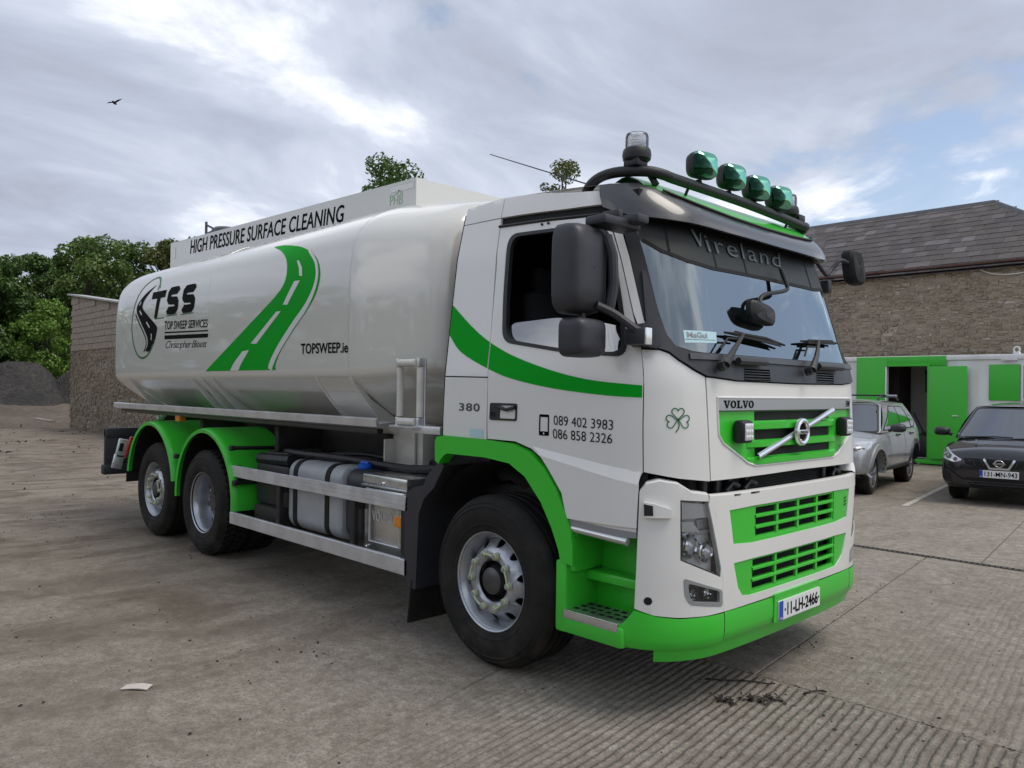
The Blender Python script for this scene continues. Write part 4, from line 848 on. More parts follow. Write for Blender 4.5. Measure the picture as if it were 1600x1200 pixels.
# sun visor
mb = MB(); G = []
for s in np.linspace(-1.37, 1.37, 61):
    a = abs(s)
    zt = np.interp(a, [0,.4,.7,.85,1.0,1.07,1.14,1.37], [2.712,2.719,2.737,2.753,2.792,2.828,2.853,2.872]); ot = np.interp(a, [0,1,1.37], [.042,.04,.012])
    zb = np.interp(a, [0,.6,1.0,1.2,1.30,1.37], [2.583,2.588,2.610,2.640,2.69,2.735]); ob = np.interp(a, [0,.6,1.0,1.2,1.37], [.09,.088,.075,.05,.014])
    t = np.linspace(0, 1, 7); row = [cab(s, zt*(1-q)+zb*q, ot*(1-q)+ob*q+.014*math.sin(PI*q)) for q in t]
    G.append([cab(s, zt, ot-.02)]+row+[cab(s, zb+.006, ob-.022), cab(s, zb+.05, ob-.03)])
mb.grid(G); visor = P('sun_visor', mb, 'visor_grey', angle=50)
mb = MB(); mb.tube([cab(s, np.interp(abs(s), [0,.4,.7,.85,1.0,1.07,1.14], [2.714,2.721,2.739,2.755,2.794,2.83,2.855]), .048) for s in np.linspace(-1.02, 1.02, 30)], .008, 6); P('visor_edge', mb, 'plastic_black', visor)
# light bar with lamps and beacons
yb = .86; arc = [(1.0, .78, 2.925), (.995,.85,2.93), (.96,.93,2.94), (.88,.985,2.948), (.76,1.005,2.958), (.66,1.01,2.95), (.585,1.012,2.915), (.55,1.012,2.86)]
arc = [(x, y, z-.012) for x, y, z in arc]
pts = [(x,-y,z) for x, y, z in arc[::-1]]+[(1.005,-.4,2.912),(1.01,0,2.908),(1.005,.4,2.90)]+[(x,y,z-.022) for x, y, z in arc]
mb = MB(); mb.tube(catmull(pts, 4), .030, 14); bar = P('roof_bar', mb, 'plastic_black')
mb = MB()
for y in (-.52,-.19,.12,.42): mb.box((1.0,y,2.925), (.035,.03,.05), .006)
for y in (-.62, .6): mb.tube([(1.0,y,2.90),(.96,y,2.82)], .009, 8)
for sg in (-1, 1): mb.box((.875,sg*.965,2.985), (.10,.10,.05), .01); mb.tube([(.93,sg*.9,2.92),(.97,sg*.9,2.86)], .02, 8)
EACH('bar_bracket', mb, 'plastic_black', bar)
def sq(r, n=40, p=3.6, rz=1.): return [(r*math.copysign(abs(math.cos(t))**(2/p), math.cos(t)), rz*r*math.copysign(abs(math.sin(t))**(2/p), math.sin(t))) for t in np.linspace(0, 2*PI, n, endpoint=False)]
for y, z in ((-.52,3.035),(-.19,3.032),(.115,3.022),(.415,3.012)):
    mb = MB(); r = .093; c = np.array((1.02, y, z)); G = []
    for x, k in ((-.065,.30),(-.06,.60),(-.04,.86),(-.015,.97),(.005,1.0),(.014,1.0),(.018,.96)): G.append([(c[0]+x+.22*k*a, c[1]+k*a, c[2]+k*b) for a, b in sq(r, rz=.86)])
    mb.grid(G, close_v=True); mb.tube([c+np.array((-.02,0,-.08)), (1.0,y,2.93)], .018, 8); lamp = P('roof_lamp', mb, 'plastic_black', bar)
    mb = MB(); G = []
    for x, k in ((.014,.97),(.034,.93),(.048,.76),(.057,.5),(.062,.25),(.063,.01)): G.append([(c[0]+x+.22*k*a, c[1]+k*a, c[2]+k*b) for a, b in sq(r, rz=.86)])
    mb.grid(G, close_v=True); P('roof_lamp_lens', mb, 'green_glass', bar)
    mb = MB(); G = [[(c[0]+x+.22*k*a, c[1]+k*a, c[2]+k*b) for a, b in sq(r, rz=.86)] for x, k in ((.014,.92),(-.004,.70),(-.02,.4),(-.028,.01))]; mb.grid(G, close_v=True); P('roof_lamp_reflector', mb, 'chrome', bar)
for sg in (-1, 1):
    c = (.875, sg*.955 if sg < 0 else .83, 3.01 if sg < 0 else 2.99)
    mb = MB(); mb.lathe([(.001,-.02),(.06,-.02),(.078,-.005),(.082,.02),(.078,.045),(.072,.055),(.001,.055)], c, 'z', 24); bc = P('beacon', mb, 'plastic_black', bar)
    mb = MB(); mb.lathe([(.066,.055),(.066,.118),(.061,.138),(.045,.148),(.001,.151)], c, 'z', 24); P('beacon_dome', mb, 'clear_lens', bar)
    mb = MB()
    for i in range(5): mb.lathe([(.018,.060+.015*i),(.050,.065+.015*i),(.050,.069+.015*i),(.018,.072+.015*i)], c, 'z', 16)
    P('beacon_lens', mb, 'beacon_white', bar)
# mirrors
def arm(mb, pts, r=.018, n=8): mb.tube(catmull(pts, 4), r, n)
mb = MB()
def mhead(mb, c, sx, sy, sz, bulge=.03, n=40):
    G = []
    for x, k in ((-.5,.94),(-.42,1.0),(-.1,1.0),(.2,.97),(.38,.88),(.47,.72),(.5,.4),(.505,.02)):
        G.append([(c[0]+x*sx+.0*b, c[1]+k*a*sy/2, c[2]+k*b*sz/2) for a, b in [(p[0], p[1]) for p in sq(1., n, 5.5)]])
    mb.grid(G, close_v=True); mb.f.append(list(range(len(mb.v)-n*8, len(mb.v)-n*7))); mb.m.append(0)
mhead(mb, (.925,-1.475,2.325), .17, .275, .46); mir_big = P('mirror_head', mb, 'plastic_dark')
mb = MB(); mb.tube([(1.005,-1.37,2.50),(1.03,-1.352,2.40),(1.035,-1.348,2.25),(1.02,-1.36,2.13)], .028, 10); P('mirror_trim', mb, 'plastic_dark', mir_big)
mb = MB(); mhead(mb, (.95,-1.475,1.975), .15, .235, .20); P('kerb_mirror_head', mb, 'plastic_dark', mir_big)
mb = MB(); mb.tube([(.93,-1.47,2.12),(.93,-1.47,2.05)], .02, 8); P('mirror_neck', mb, 'plastic_dark', mir_big); mb = MB(); arm(mb, [(1.0,-1.44,2.14),(1.05,-1.36,2.10),(1.12,-1.29,2.03),(1.15,-1.25,2.0)], .022); mb.box((1.125,-1.265,1.985), (.13,.06,.085), .012)
P('mirror_arm', mb, 'plastic_dark', mir_big); mb = MB(); mb.box((.99,-1.30,2.575), (.14,.30,.05), .015); mb.box((1.0,-1.21,2.60), (.24,.1,.05), .015); mb.box((.93,-1.235,2.64), (.12,.04,.05), .01); P('mirror_arm', mb, 'plastic_dark', mir_big)
mb = MB(); mb.box((1.193,-1.262,1.985), (.012,.05,.085), .003); P('mirror_hinge', mb, 'lamp_clear', mir_big)
mb = MB(); mb.patch([(-1.325,2.045),(-1.215,2.06),(-1.17,1.95),(-1.19,1.925),(-1.268,1.938),(-1.315,1.94)], cab, .03, .035, (), .05); P('mirror_mount', mb, 'plastic_dark', mir_big)
mb = MB(); G = []   # kerb mirror on the far side
for x, k in ((-.05,.9),(-.03,1.),(.02,1.),(.045,.85),(.05,.5),(.051,.02)): G.append([(1.09+x-.02*b, 1.47+k*a*.105+.012*b, 2.665+k*b*.135) for a, b in sq(1., 36, 4.)])
mb.grid(G, close_v=True); mb.f.append(list(range(36))); mb.m.append(0); fm = P('kerb_mirror', mb, 'shadow_black')
mb = MB(); arm(mb, [(1.085,1.37,2.69),(1.06,1.29,2.70),(1.02,1.22,2.62),(1.03,1.13,2.58),(1.0,1.05,2.66)], .016); P('kerb_mirror_arm', mb, 'plastic_dark', fm)
mb = MB(); mb.box((1.0,1.19,2.5), (.08,.07,.10), .02); P('kerb_mirror_mount', mb, 'plastic_dark', fm)
mb = MB(); G = []   # front mirror over the windscreen
ax = cab(-.345,2.155,.045)
for x, k in ((-.03,.85),(-.02,1.),(.01,1.),(.03,.8),(.035,.02)): G.append([(ax[0]+x, ax[1]+k*a*.14, ax[2]+k*b*.060-.02*a) for a, b in sq(1., 32, 3.6)])
mb.grid(G, close_v=True); mb.f.append(list(range(32))); mb.m.append(0); fmr = P('front_mirror', mb, 'plastic_black')
mb = MB(); arm(mb, [ax+np.array((.01,0.03,.03)), cab(-.335,2.225,.05), cab(-.25,2.272,.05), cab(.05,2.325,.05), cab(.085,2.37,.05), cab(.09,2.47,.04)], .0125); P('front_mirror_arm', mb, 'plastic_black', fmr)
# green sweep and writing on the cab side
UP = [(-2.868,2.262),(-2.665,2.117),(-2.478,2.007),(-2.248,1.913),(-1.905,1.821),(-1.607,1.766),(-1.279,1.737)]; LO = [(-2.868,2.062),(-2.733,1.945),(-2.458,1.834),(-2.232,1.771),(-1.903,1.719),(-1.515,1.684),(-1.279,1.674)]
def sweep(x0, x1):
    u, l = catmull(UP, 4), catmull(LO, 4); xs = np.linspace(x0, x1, 24)
    return [[cab(x, np.interp(x, l[:, 0], l[:, 1])*(1-t)+np.interp(x, u[:, 0], u[:, 1])*t, .0025) for t in (0, .33, .67, 1)] for x in xs]
mb = MB(); mb.grid(sweep(-2.866,-2.466)); mb.grid(sweep(-2.455,-1.279)); P('green_sweep', mb, 'green_decal')
mb = MB(); text_on(mb, '380', (-2.712,1.567), (-2.513,1.567), (-2.714,1.617), (-2.515,1.618), cab, .003, .015, .0, 1.1); P('engine_badge', mb, 'steel_dark')
mb = MB(); text_on(mb, '089 402 3983', (-1.868,1.510), (-1.440,1.500), (-1.872,1.565), (-1.438,1.552), cab, .003, -.004); P('phone_number', mb, 'black_decal'); mb = MB(); text_on(mb, '086 858 2326', (-1.872,1.434), (-1.446,1.428), (-1.876,1.489), (-1.442,1.480), cab, .003, -.004); P('phone_number', mb, 'black_decal'); mb = MB()
mb.patch(rrect(-1.987,1.446,-1.907,1.567,.008), cab, .003, .001, [rrect(-1.978,1.470,-1.916,1.552,.002)], .05, skirt=False); P('phone_symbol', mb, 'black_decal')
mb = MB(); mb.patch(circ((-1.947,1.458),.006), cab, .004, .001, (), .05, skirt=False); P('phone_button', mb, 'white_decal')
mb = MB(); mb.patch([(-2.60,1.412),(-2.476,1.408),(-2.476,1.455),(-2.60,1.457)], cab, .003, .001, (), .05, skirt=False); P('vignette_sticker', mb, 'sticker_blue')
# ---------------------------------------------------------------- bumper, lamps, lower grilles, steps
HL = [(-1.082,1.150),(-.905,1.137),(-.872,1.079),(-.820,.805),(-.819,.733),(-1.076,.840)]; FG = roundpoly([(-1.062,.749),(-.806,.663),(-.800,.574),(-1.02,.608),(-1.052,.655)], .02)
for sg in (1, -1):
    M_ = (lambda p: p) if sg == 1 else mir
    mb = MB(); mb.patch(M_([(-1.292,1.19),(-1.262,1.228),(-1.194,1.246),(-1.10,1.232),(-1.02,1.185),(-.922,1.172),(-.920,1.116),(-.80,.70),(-.806,.668),(-.785,.545),(-.93,.542),(-1.08,.545),(-1.211,.558),(-1.305,.585),(-1.302,.76)]), cab, .010, .03, [M_([(a*1.004, b) for a, b in HL]), M_(FG)], .05)
    mb.grid([[cab(sg*s, z, .010), cab(sg*s, z+.012, -.01), cab(sg*s, z+.012, -.16)] for s, z in [(-1.292,1.19),(-1.262,1.228),(-1.194,1.246),(-1.10,1.232),(-1.02,1.185),(-.922,1.172)]])
    bc = P('bumper_corner', mb, 'white_paint')
    mb = MB(); mb.patch(M_(HL), cab, .004, .004, (), .04, skirt=True); P('headlight_cover', mb, 'clear_lens', bc)
    mb = MB(); mb.patch(M_(HL), cab, -.060, .01, (), .05); P('headlight_back', mb, 'reflector', bc)
    mb = MB(); stroke(mb, M_(HL), .010, cab, .006, closed=True, sub=.04); P('headlight_gasket', mb, 'plastic_black', bc)
    mb = MB()
    for (s, z, r) in ((-1.015,.905,.052),(-.905,.868,.045)):
        c = cab(sg*s, z, -.05); mb.lathe([(r,.0),(r*1.06,.03),(r*.95,.038),(r*.8,.03)], c, 'x', 20); mb.lathe([(r*.8,.028),(r*.5,.042),(.001,.048)], c, 'x', 20, m=1); mb.lathe([(r*1.25,.0),(r*1.32,.02),(r*1.12,.024)], c, 'x', 20)
    P('headlamp_unit', mb, ('chrome', 'lamp_clear'), bc)
    mb = MB(); mb.patch(M_([(-1.07,1.135),(-.91,1.12),(-.89,1.05),(-1.065,1.045)]), cab, -.02, .01, (), .05); mb.patch(M_([(-1.066,1.03),(-.99,1.03),(-.94,.97),(-1.06,.98)]), cab, -.03, .01, (), .05); P('indicator', mb, 'lamp_clear', bc)
    mb = MB()
    for i in range(5): mb.patch(M_([(-1.06+.03*i,.83-.012*i),(-1.045+.03*i,.83-.012*i),(-1.03+.035*i,.79-.012*i),(-1.05+.035*i,.79-.012*i)]), cab, -.03, .01, (), .05)
    mb.patch(M_([(-1.06,.82),(-.84,.755),(-.84,.745),(-1.06,.805)]), cab, -.02, .02, (), .05); P('headlight_fin', mb, 'chrome', bc)
    mb = MB(); mb.patch(M_([(-1.055,.975),(-.88,.985),(-.85,.965),(-1.05,.96)]), cab, -.03, .02, (), .05); mb.patch(M_([(-.96,1.035),(-.91,1.04),(-.90,.99),(-.95,.99)]), cab, -.04, .01, (), .05); P('headlight_bezel', mb, 'silver_strip', bc)
    mb = MB(); mb.patch(M_(FG), cab, .012, .03, [M_([(FG[0][0]*0+(-.92)+(a+.92)*.80, .655+(b-.655)*.70) for a, b in FG])], .05); P('fog_light_rim', mb, 'grey_band', bc)
    mb = MB(); mb.patch(M_(FG), cab, -.005, .01, (), .05); fl = P('fog_light_glass', mb, 'clear_lens', bc)
    mb = MB(); mb.patch(M_(FG), cab, -.05, .01, (), .05)
    P('fog_light_back', mb, 'steel_dark', bc)
    mb = MB()
    for s in (-.985, -.885): mb.lathe([(.001,.012),(.03,.0),(.036,.02)], cab(sg*s,.648,-.045), 'x', 16)
    P('fog_light_bulb', mb, 'chrome', bc)
    mb = MB(); mb.patch(M_([(-1.268,1.140),(-1.22,1.132),(-1.138,1.105),(-1.134,1.062),(-1.262,1.060)]), cab, .034, .03, (), .04); P('marker_lamp', mb, 'white_paint', bc)
    mb = MB(); mb.patch(M_([(-1.266,1.130),(-1.225,1.122),(-1.222,1.072),(-1.264,1.070)]), cab, .0365, .004, (), .05); P('marker_lens', mb, 'plastic_black', bc)
    mb = MB(); mb.patch(M_(circ((-1.238,.630),.021,14)), cab, .0115, .001, (), .05, skirt=False); P('tow_hole', mb, 'shadow_black', bc)
LG1 = [(-.758,1.080),(-.53,1.086),(.53,1.086),(.758,1.080),(.718,.895),(.53,.882),(-.53,.882),(-.718,.895)]; LG2 = [(-.712,.792),(-.53,.796),(.53,.796),(.712,.792),(.66,.66),(.62,.628),(.545,.594),(-.545,.594),(-.62,.605),(-.665,.655)]
OP1 = [(-.506,1.082),(.506,1.082),(.506,.900),(-.506,.900)]; OP2 = [(-.528,.795),(.528,.795),(.528,.606),(-.528,.606)]
mb = MB(); ctop = [(-.918,1.120),(-.912,1.164),(-.72,1.163),(-.715,1.150),(-.66,1.150),(-.655,1.163),(-.56,1.163),(-.555,1.15),(-.47,1.15),(-.465,1.163),(0,1.163),(.465,1.163),(.56,1.163),(.912,1.164),(.918,1.120),(.798,.70),(.804,.668),(.783,.545),(.546,.548),(0,.552),(-.546,.548),(-.783,.545),(-.804,.668),(-.798,.70)]
mb.patch(ctop, cab, .010, .03, [LG1, LG2], .05)
G = [[cab(s, 1.163, .010), cab(s, 1.172, -.004), cab(s, 1.172, -.025), cab(s, 1.155, -.07)] for s in np.linspace(-.91, .91, 30)]; mb.grid(G)
bump = P('bumper', mb, 'white_paint')
for LG, OP, n in ((LG1, OP1, 3), (LG2, OP2, 3)):
    mb = MB(); mb.patch([tuple(p) for p in roundpoly(LG, .02, 3)], cab, .004, .03, [OP], .05); lg = P('lower_grille', mb, 'green_paint', bump)
    x0, x1, z1, z0 = OP[0][0], OP[1][0], OP[0][1], OP[2][1]
    mb = MB(); mb.patch(OP, cab, -.002, .02, [rrect(x0+.018,z0+.012,x1-.018,z1-.012,.002,1)], .06); P('grille_frame', mb, 'green_paint', bump)
    for i in range(1, n):
        z = z0+(z1-z0)*i/n; mb = MB(); mb.grid([[cab(s,z-.011,-.003), cab(s,z-.006,.006), cab(s,z+.006,.006), cab(s,z+.011,-.003), cab(s,z+.008,-.03), cab(s,z-.008,-.03), cab(s,z-.011,-.003)] for s in np.linspace(x0+.01,x1-.01,16)]); P('grille_bar', mb, 'green_paint', bump)
    for i in range(1, 4):
        s = x0+(x1-x0)*i/4; mb = MB(); mb.grid([[cab(s-.012,z,-.012), cab(s-.012,z,.002), cab(s+.012,z,.002), cab(s+.012,z,-.012)] for z in (z0+.01,(z0+z1)/2,z1-.01)]); P('grille_post', mb, 'green_paint', bump)
    mb = MB(); mb.patch([(x0-.04,z0-.04),(x1+.04,z0-.04),(x1+.04,z1+.03),(x0-.04,z1+.03)], cab, -.06, .01, (), .15, skirt=False); P('grille_mesh', mb, 'shadow_black', bump)
mb = MB()
for i in range(3): stroke(mb, [(.675,1.02-.022*i),(.715,1.028-.022*i)], .009, cab, .0065)
P('grille_louvre', mb, 'shadow_black', bump)
# machinery in the gap between the front panel and the bumper
mb = MB(); mb.patch([(-.98,1.10),(0,1.08),(.98,1.10),(.98,1.30),(-.98,1.30)], cab, -.17, .01, (), .12, skirt=False)
for i in range(7): mb.tube([cab(s, 1.165+.014*i, -.10) for s in np.linspace(-.42, .52, 10)], .0045, 5)
for s in (-.86,-.74,-.62,-.45,.55,.72,.85): mb.box(cab(s, 1.20, -.10), (.05,.045,.09), .01)
for s in (-.7, -.52, .62): mb.tube([cab(s,1.17,-.06), cab(s+.08,1.21,-.07), cab(s+.13,1.19,-.06)], .014, 8)
P('front_crossmember', mb, 'plastic_black')
# green lower bumper
mb = MB(); G = []
for s in np.linspace(-.783, .783, 30): G.append([cab(s, z, o) for z, o in ((.541,-.02),(.541,.012),(.50,.018),(.44,.018),(.40,.012),(.385,.0))])
mb.grid(G); gb = P('bumper_skirt', mb, 'green_paint')
for sg in (1, -1):
    mb = MB(); G = []
    for s in np.linspace(-1.392, -.789, 22): G.append([cab(sg*s, z, o) for z, o in ((np.interp(s, [-1.392,-1.37,-1.335,-1.305,-1.2,-1.08,-.79], [.486,.494,.535,.576,.552,.539,.539]),.012),(.50 if s > -1.33 else .47,.018),(.43,.018),(.395,.012),(.375,.0))])
    mb.grid(G); P('bumper_skirt_corner', mb, 'green_paint', gb)
mb = MB(); G = []
for s in np.linspace(-1.20, 1.20, 50): G.append([cab(s, .395, -.004), cab(s, .375, -.012), cab(s, .345, -.02), cab(s, .305, -.035), cab(s, .303, -.06), cab(s,.38,-.08)])
mb.grid(G)
for sg in (-1, 1): mb.add([cab(sg*1.20,.395,-.004), cab(sg*1.20,.305,-.035), cab(sg*1.20,.38,-.08)], [[0,1,2]])
P('bumper_lip', mb, 'green_paint', gb)
mb = MB(); 
for sg in (1, -1): mb.grid([[cab(sg*s,.553,.004), cab(sg*s,.53,.004)] for s in np.linspace(.22,.72,8)])
P('bumper_slot', mb, 'shadow_black', gb)
mb = MB(); mb.patch(rrect(-.30,.395,.262,.558,.01), cab, .024, .03, (), .05); P('plate_plinth', mb, 'green_paint', gb)
mb = MB(); mb.patch(rrect(-.262,.402,.258,.513,.006), lambda u, v, o: (1.402+o, u, v), .0, .02, (), .2); plate = P('number_plate', mb, 'plate_white', origin=None)
plp = lambda u, v, o: (1.402+o, u, v)
mb = MB(); mb.patch([(-.262,.402),(-.217,.402),(-.217,.513),(-.262,.513)], plp, .0015, .001, (), .2, skirt=False); P('plate_band', mb, 'plate_blue', plate)
mb = MB(); text_on(mb, '·11-LH-2466·', (-.20,.420), (.245,.420), (-.20,.495), (.245,.495), plp, .002, .022); P('plate_lettering', mb, 'black_decal', plate)
mb = MB(); text_on(mb, 'IRL', (-.254,.408), (-.225,.408), (-.254,.422), (-.225,.422), plp, .003, .02); mb.patch([(-.20,.405),(.17,.405),(.17,.411),(-.20,.411)], plp, .0015, .001, (), .3, skirt=False); P('plate_country_code', mb, 'white_decal', plate)
# arch trims and step wells
AO = [(-2.918,1.232),(-2.922,1.357),(-2.905,1.39),(-2.846,1.401),(-2.412,1.396),(-2.196,1.386),(-2.053,1.346),(-1.927,1.262),(-1.825,1.145),(-1.750,1.01),(-1.715,.925),(-1.70,.85)]
AI = [(-1.70,.745),(-1.79,.755),(-1.806,.815),(-1.862,.932),(-1.950,1.066),(-2.084,1.200),(-2.222,1.268),(-2.439,1.288),(-2.804,1.288),(-2.84,1.27),(-2.882,1.215)]
def side(u, v, off, sg=-1):   # flat continuation of the cab side, addressed like the cab
    x = cab_raw(-abs(u), 1.3)[0] if abs(u) < 2.86 else -.46-(abs(u)-2.87)
    return (x, sg*(1.247+off), v)
for sg in (1, -1):
    sf = (lambda u, v, o: side(u, v, o, -1)) if sg == 1 else (lambda u, v, o: side(u, v, o, 1))
    mb = MB(); mb.patch([(sg*a, b) for a, b in AO+AI], sf, .018, .09, (), .05); arch = P('wheel_arch_trim', mb, 'green_paint')
    mb = MB(); y = -sg*1.25
    S = lambda x0, x1, y0, y1, z0, z1, b=.01, q=0: mb.span((x0,-sg*y0,z0),(x1,-sg*y1,z1), b, 2, q)
    S(.575,.66,.93,1.262,.365,.765,.02); S(.60,1.14,.90,.99,.36,.95); S(.63,1.13,.95,1.10,.64,.70,.02); S(.63,.70,.95,1.235,.70,.95,.02); S(.60,1.045,.95,1.258,.365,.478,.02); S(1.0,1.12,.95,1.20,.37,.478,.02)
    for z, o in ((.365,0),): pass
    step = P('step_well', mb, 'green_paint')
    mb = MB(); S(.635,1.015,1.03,1.258,.482,.498,.003); S(.635,1.015,1.250,1.262,.450,.498,.003); st = P('step_tread', mb, 'alu', step)
    mb = MB()
    for i in range(6):
        for j in range(3): mb = MB(); S(.665+.058*i,.70+.058*i,1.055+.062*j,1.083+.062*j,.4985,.4995,0); P('tread_slot', mb, 'shadow_black', step)
    mb = MB()
    mb.tube([(.665,-sg*1.235,.945),(1.06,-sg*1.235,.925)], .022, 12); P('step_edge', mb, 'alu', step)
# inside of the wheel housing
for sg in (1, -1):
    mb = MB(); G = []
    for t in np.linspace(math.radians(-5), math.radians(150), 18):
        r = .66; G.append([(r*math.cos(t), -sg*y, .60+r*1.0*math.sin(t)) for y in (.80,1.0,1.20)])
    mb.grid(G); P('wheel_housing', mb, 'shadow_black')
mb = MB(); mb.tube([(-.36,-.78,1.13),(-.25,-.80,1.15),(-.1,-.82,1.10)], .055, 10); P('intake_hose', mb, 'steel_dark')
# black rear mudguard behind the front wheel
for sg in (1, -1):
    mb = MB(); y0, y1 = 1.235, .85
    prof = [(-.50,1.225),(-.62,1.13),(-.67,1.05),(-.77,1.03),(-.855,.985),(-.87,.90),(-.87,.42),(-.845,.34),(-.74,.335),(-.735,.42),(-.715,.85),(-.66,.96),(-.55,1.05),(-.45,1.20)]
    mb.prism([(x,-sg*y0,z) for x, z in prof], (0,sg*(y0-y1),0)); mg = P('mudguard', mb, 'plastic_dark', fix=True)
    mb = MB(); mb.box((-.80,-sg*1.04,.24), (.015,.40,.30), .003, rot=(0,.12,0)); P('mud_flap', mb, 'rubber', mg)
# ---------------------------------------------------------------- wheels
def tyre_mesh(w, drive=False, R_=.527):
    mb = MB(); pr = [(.285,.03),(.292,.004),(.305,-.002),(.33,-.010),(.345,-.014),(.348,-.018),(.354,-.018),(.358,-.017),(.37,-.021),(.42,-.026),(.452,-.020),(.455,-.024),(.461,-.023),(.465,-.018),(.478,-.011),(.481,-.014),(.486,-.012),(.489,-.004),(.495,0),(.512,.016),(.522,.035)]
    g = []
    if not drive:
        n = 4
        for i in range(n): c = w*(i+1)/(n+1); g += [(R_,c-.012),(R_-.014,c-.009),(R_-.014,c+.009),(R_,c+.012)]
    else: g = [(R_-.012,.04),(R_-.012,w-.04)]
    full = pr+[(R_-(.012 if drive else 0),.045)]+g+[(r, w-a) for r, a in ([(R_-(.012 if drive else 0),.045)]+pr[::-1])]
    mb.lathe(full, (0,0,0), 'y', 72)
    if drive:
        nb = 44
        for row, (c, wd) in enumerate(((.055,.062),(w*.36,.06),(w*.64,.06),(w-.055,.062))):
            for i in range(nb):
                a = 2*PI*(i+(row % 2)*.5)/nb; L = 2*PI*R_/nb*.72
                v, f = bevcube((L, wd, .016), .003, 1); v = np.array(v); sk = .15*(1 if row < 2 else -1)
                x = v[:, 0]+v[:, 1]*sk; r = R_-.006+v[:, 2]
                mb.add(np.stack([r*np.cos(a)-x*np.sin(a), v[:, 1]+c, r*np.sin(a)+x*np.cos(a)], 1), f)
    return mb
def disc_surf(prof):
    rs, aa = zip(*prof)
    return lambda u, v, off: (u, np.interp(math.hypot(u, v), rs, aa)-off, v)
def steer_wheel(x, sg, w, yo):
    o = (x, -sg*yo, .525); 
    def fin(mb):
        if sg == -1: mb.v = [(a, -b, c) for a, b, c in mb.v]; mb.f = [q[::-1] for q in mb.f]
        mb.v = [(a+o[0], b+o[1], c+o[2]) for a, b, c in mb.v]; return mb
    mb = MB(); mb.lathe([(.287,.012),(.296,.0),(.304,-.004),(.304,.008)], (0,0,0), 'y', 56); mb.lathe([(.287,.012),(.275,.03),(.262,.06),(.258,.10),(.255,.2)], (0,0,0), 'y', 56)
    ds = disc_surf([(.0,.035),(.126,.035),(.133,.018),(.142,.010),(.190,.010),(.203,.02),(.213,.05),(.262,.10)])
    mb.patch(circ((0,0),.263,48), ds, 0, .01, [circ((0,0),.122,32)]+[circ((.233*math.cos(a),.233*math.sin(a)),.027,14,None) for a in [2*PI*i/10+.2 for i in range(10)]], .028)
    wh = P('wheel', fin(mb), 'rim_silver', angle=40, origin=o)
    mb = MB(); mb.lathe([(.001,.14),(.285,.13)], (0,0,0), 'y', 24); mb.lathe([(.122,.02),(.122,.09)], (0,0,0), 'y', 32); P('brake_drum', fin(mb), 'shadow_black', wh)
    mb = MB(); mb.lathe([(.118,.09),(.10,.07),(.088,.045),(.082,.012),(.06,.0),(.03,-.004),(.001,-.004)], (0,0,0), 'y', 28); P('hub', fin(mb), 'steel_dark', wh)
    for i in range(10):
        mb = MB(); a = 2*PI*i/10; c = (.1675*math.cos(a),.0,.1675*math.sin(a)); mb.lathe([(.019,.014),(.018,-.012),(.013,-.028),(.001,-.030)], c, 'y', 6); mb.lathe([(.026,.013),(.026,.006),(.018,.004)], c, 'y', 14); P('wheel_nut', fin(mb), 'rim_silver', wh)
    for i in range(5):
        mb = MB(); a0 = 2*PI*(2*i)/10; pts = [(.1675*math.cos(a0+k), -.017, .1675*math.sin(a0+k)) for k in np.linspace(0, 2*PI/10, 5)]
        mb.tube(pts, .0065, 6)
        for e in (0, -1): mb.lathe([(.021,.004),(.020,-.018),(.012,-.022)], (pts[e][0],0,pts[e][2]), 'y', 10)
        P('nut_indicator', fin(mb), 'nut_marker', wh)
    mb = tyre_mesh(w); P('tyre', fin(mb), 'rubber', wh, angle=50)
    return wh
def drive_wheel(x, sg, yo):
    o = (x, -sg*yo, .525)
    def fin(mb):
        if sg == -1: mb.v = [(a, -b, c) for a, b, c in mb.v]; mb.f = [q[::-1] for q in mb.f]
        mb.v = [(a+o[0], b+o[1], c+o[2]) for a, b, c in mb.v]; return mb
    mb = MB(); mb.lathe([(.29,.014),(.297,.0),(.305,-.004),(.305,.008)], (0,0,0), 'y', 56); mb.lathe([(.29,.014),(.276,.03),(.268,.06),(.262,.09),(.258,.19)], (0,0,0), 'y', 56)
    ds = disc_surf([(.0,.16),(.15,.16),(.19,.165),(.262,.19)])
    mb.patch(circ((0,0),.262,48), ds, 0, .01, [circ((0,0),.142,32)]+[circ((.225*math.cos(a),.225*math.sin(a)),.022,14) for a in [2*PI*i/10+.2 for i in range(10)]], .03)
    wh = P('wheel', fin(mb), 'rim_silver', angle=40, origin=o)
    mb = MB(); mb.lathe([(.001,.2),(.285,.2)], (0,0,0), 'y', 24); P('brake_drum', fin(mb), 'shadow_black', wh)
    mb = MB(); mb.lathe([(.140,.18),(.138,.135),(.12,.125),(.085,.12),(.08,.10),(.001,.10)], (0,0,0), 'y', 28); P('hub', fin(mb), 'steel_dark', wh)
    for i in range(10): mb = MB(); a = 2*PI*i/10; mb.lathe([(.02,.165),(.018,.135),(.001,.13)], (.17*math.cos(a),0,.17*math.sin(a)), 'y', 6); P('wheel_nut', fin(mb), 'rim_silver', wh)
    mb = tyre_mesh(.29, True); P('tyre', fin(mb), 'rubber', wh, angle=50)
    mb = tyre_mesh(.29, True); mb.v = [(a, b+.34, c) for a, b, c in mb.v]; P('inner_tyre', fin(mb), 'rubber', wh, angle=50)
for sg in (1, -1):
    steer_wheel(0., sg, .33, 1.225); drive_wheel(-4.31, sg, 1.215); steer_wheel(-5.67, sg, .36, 1.205)
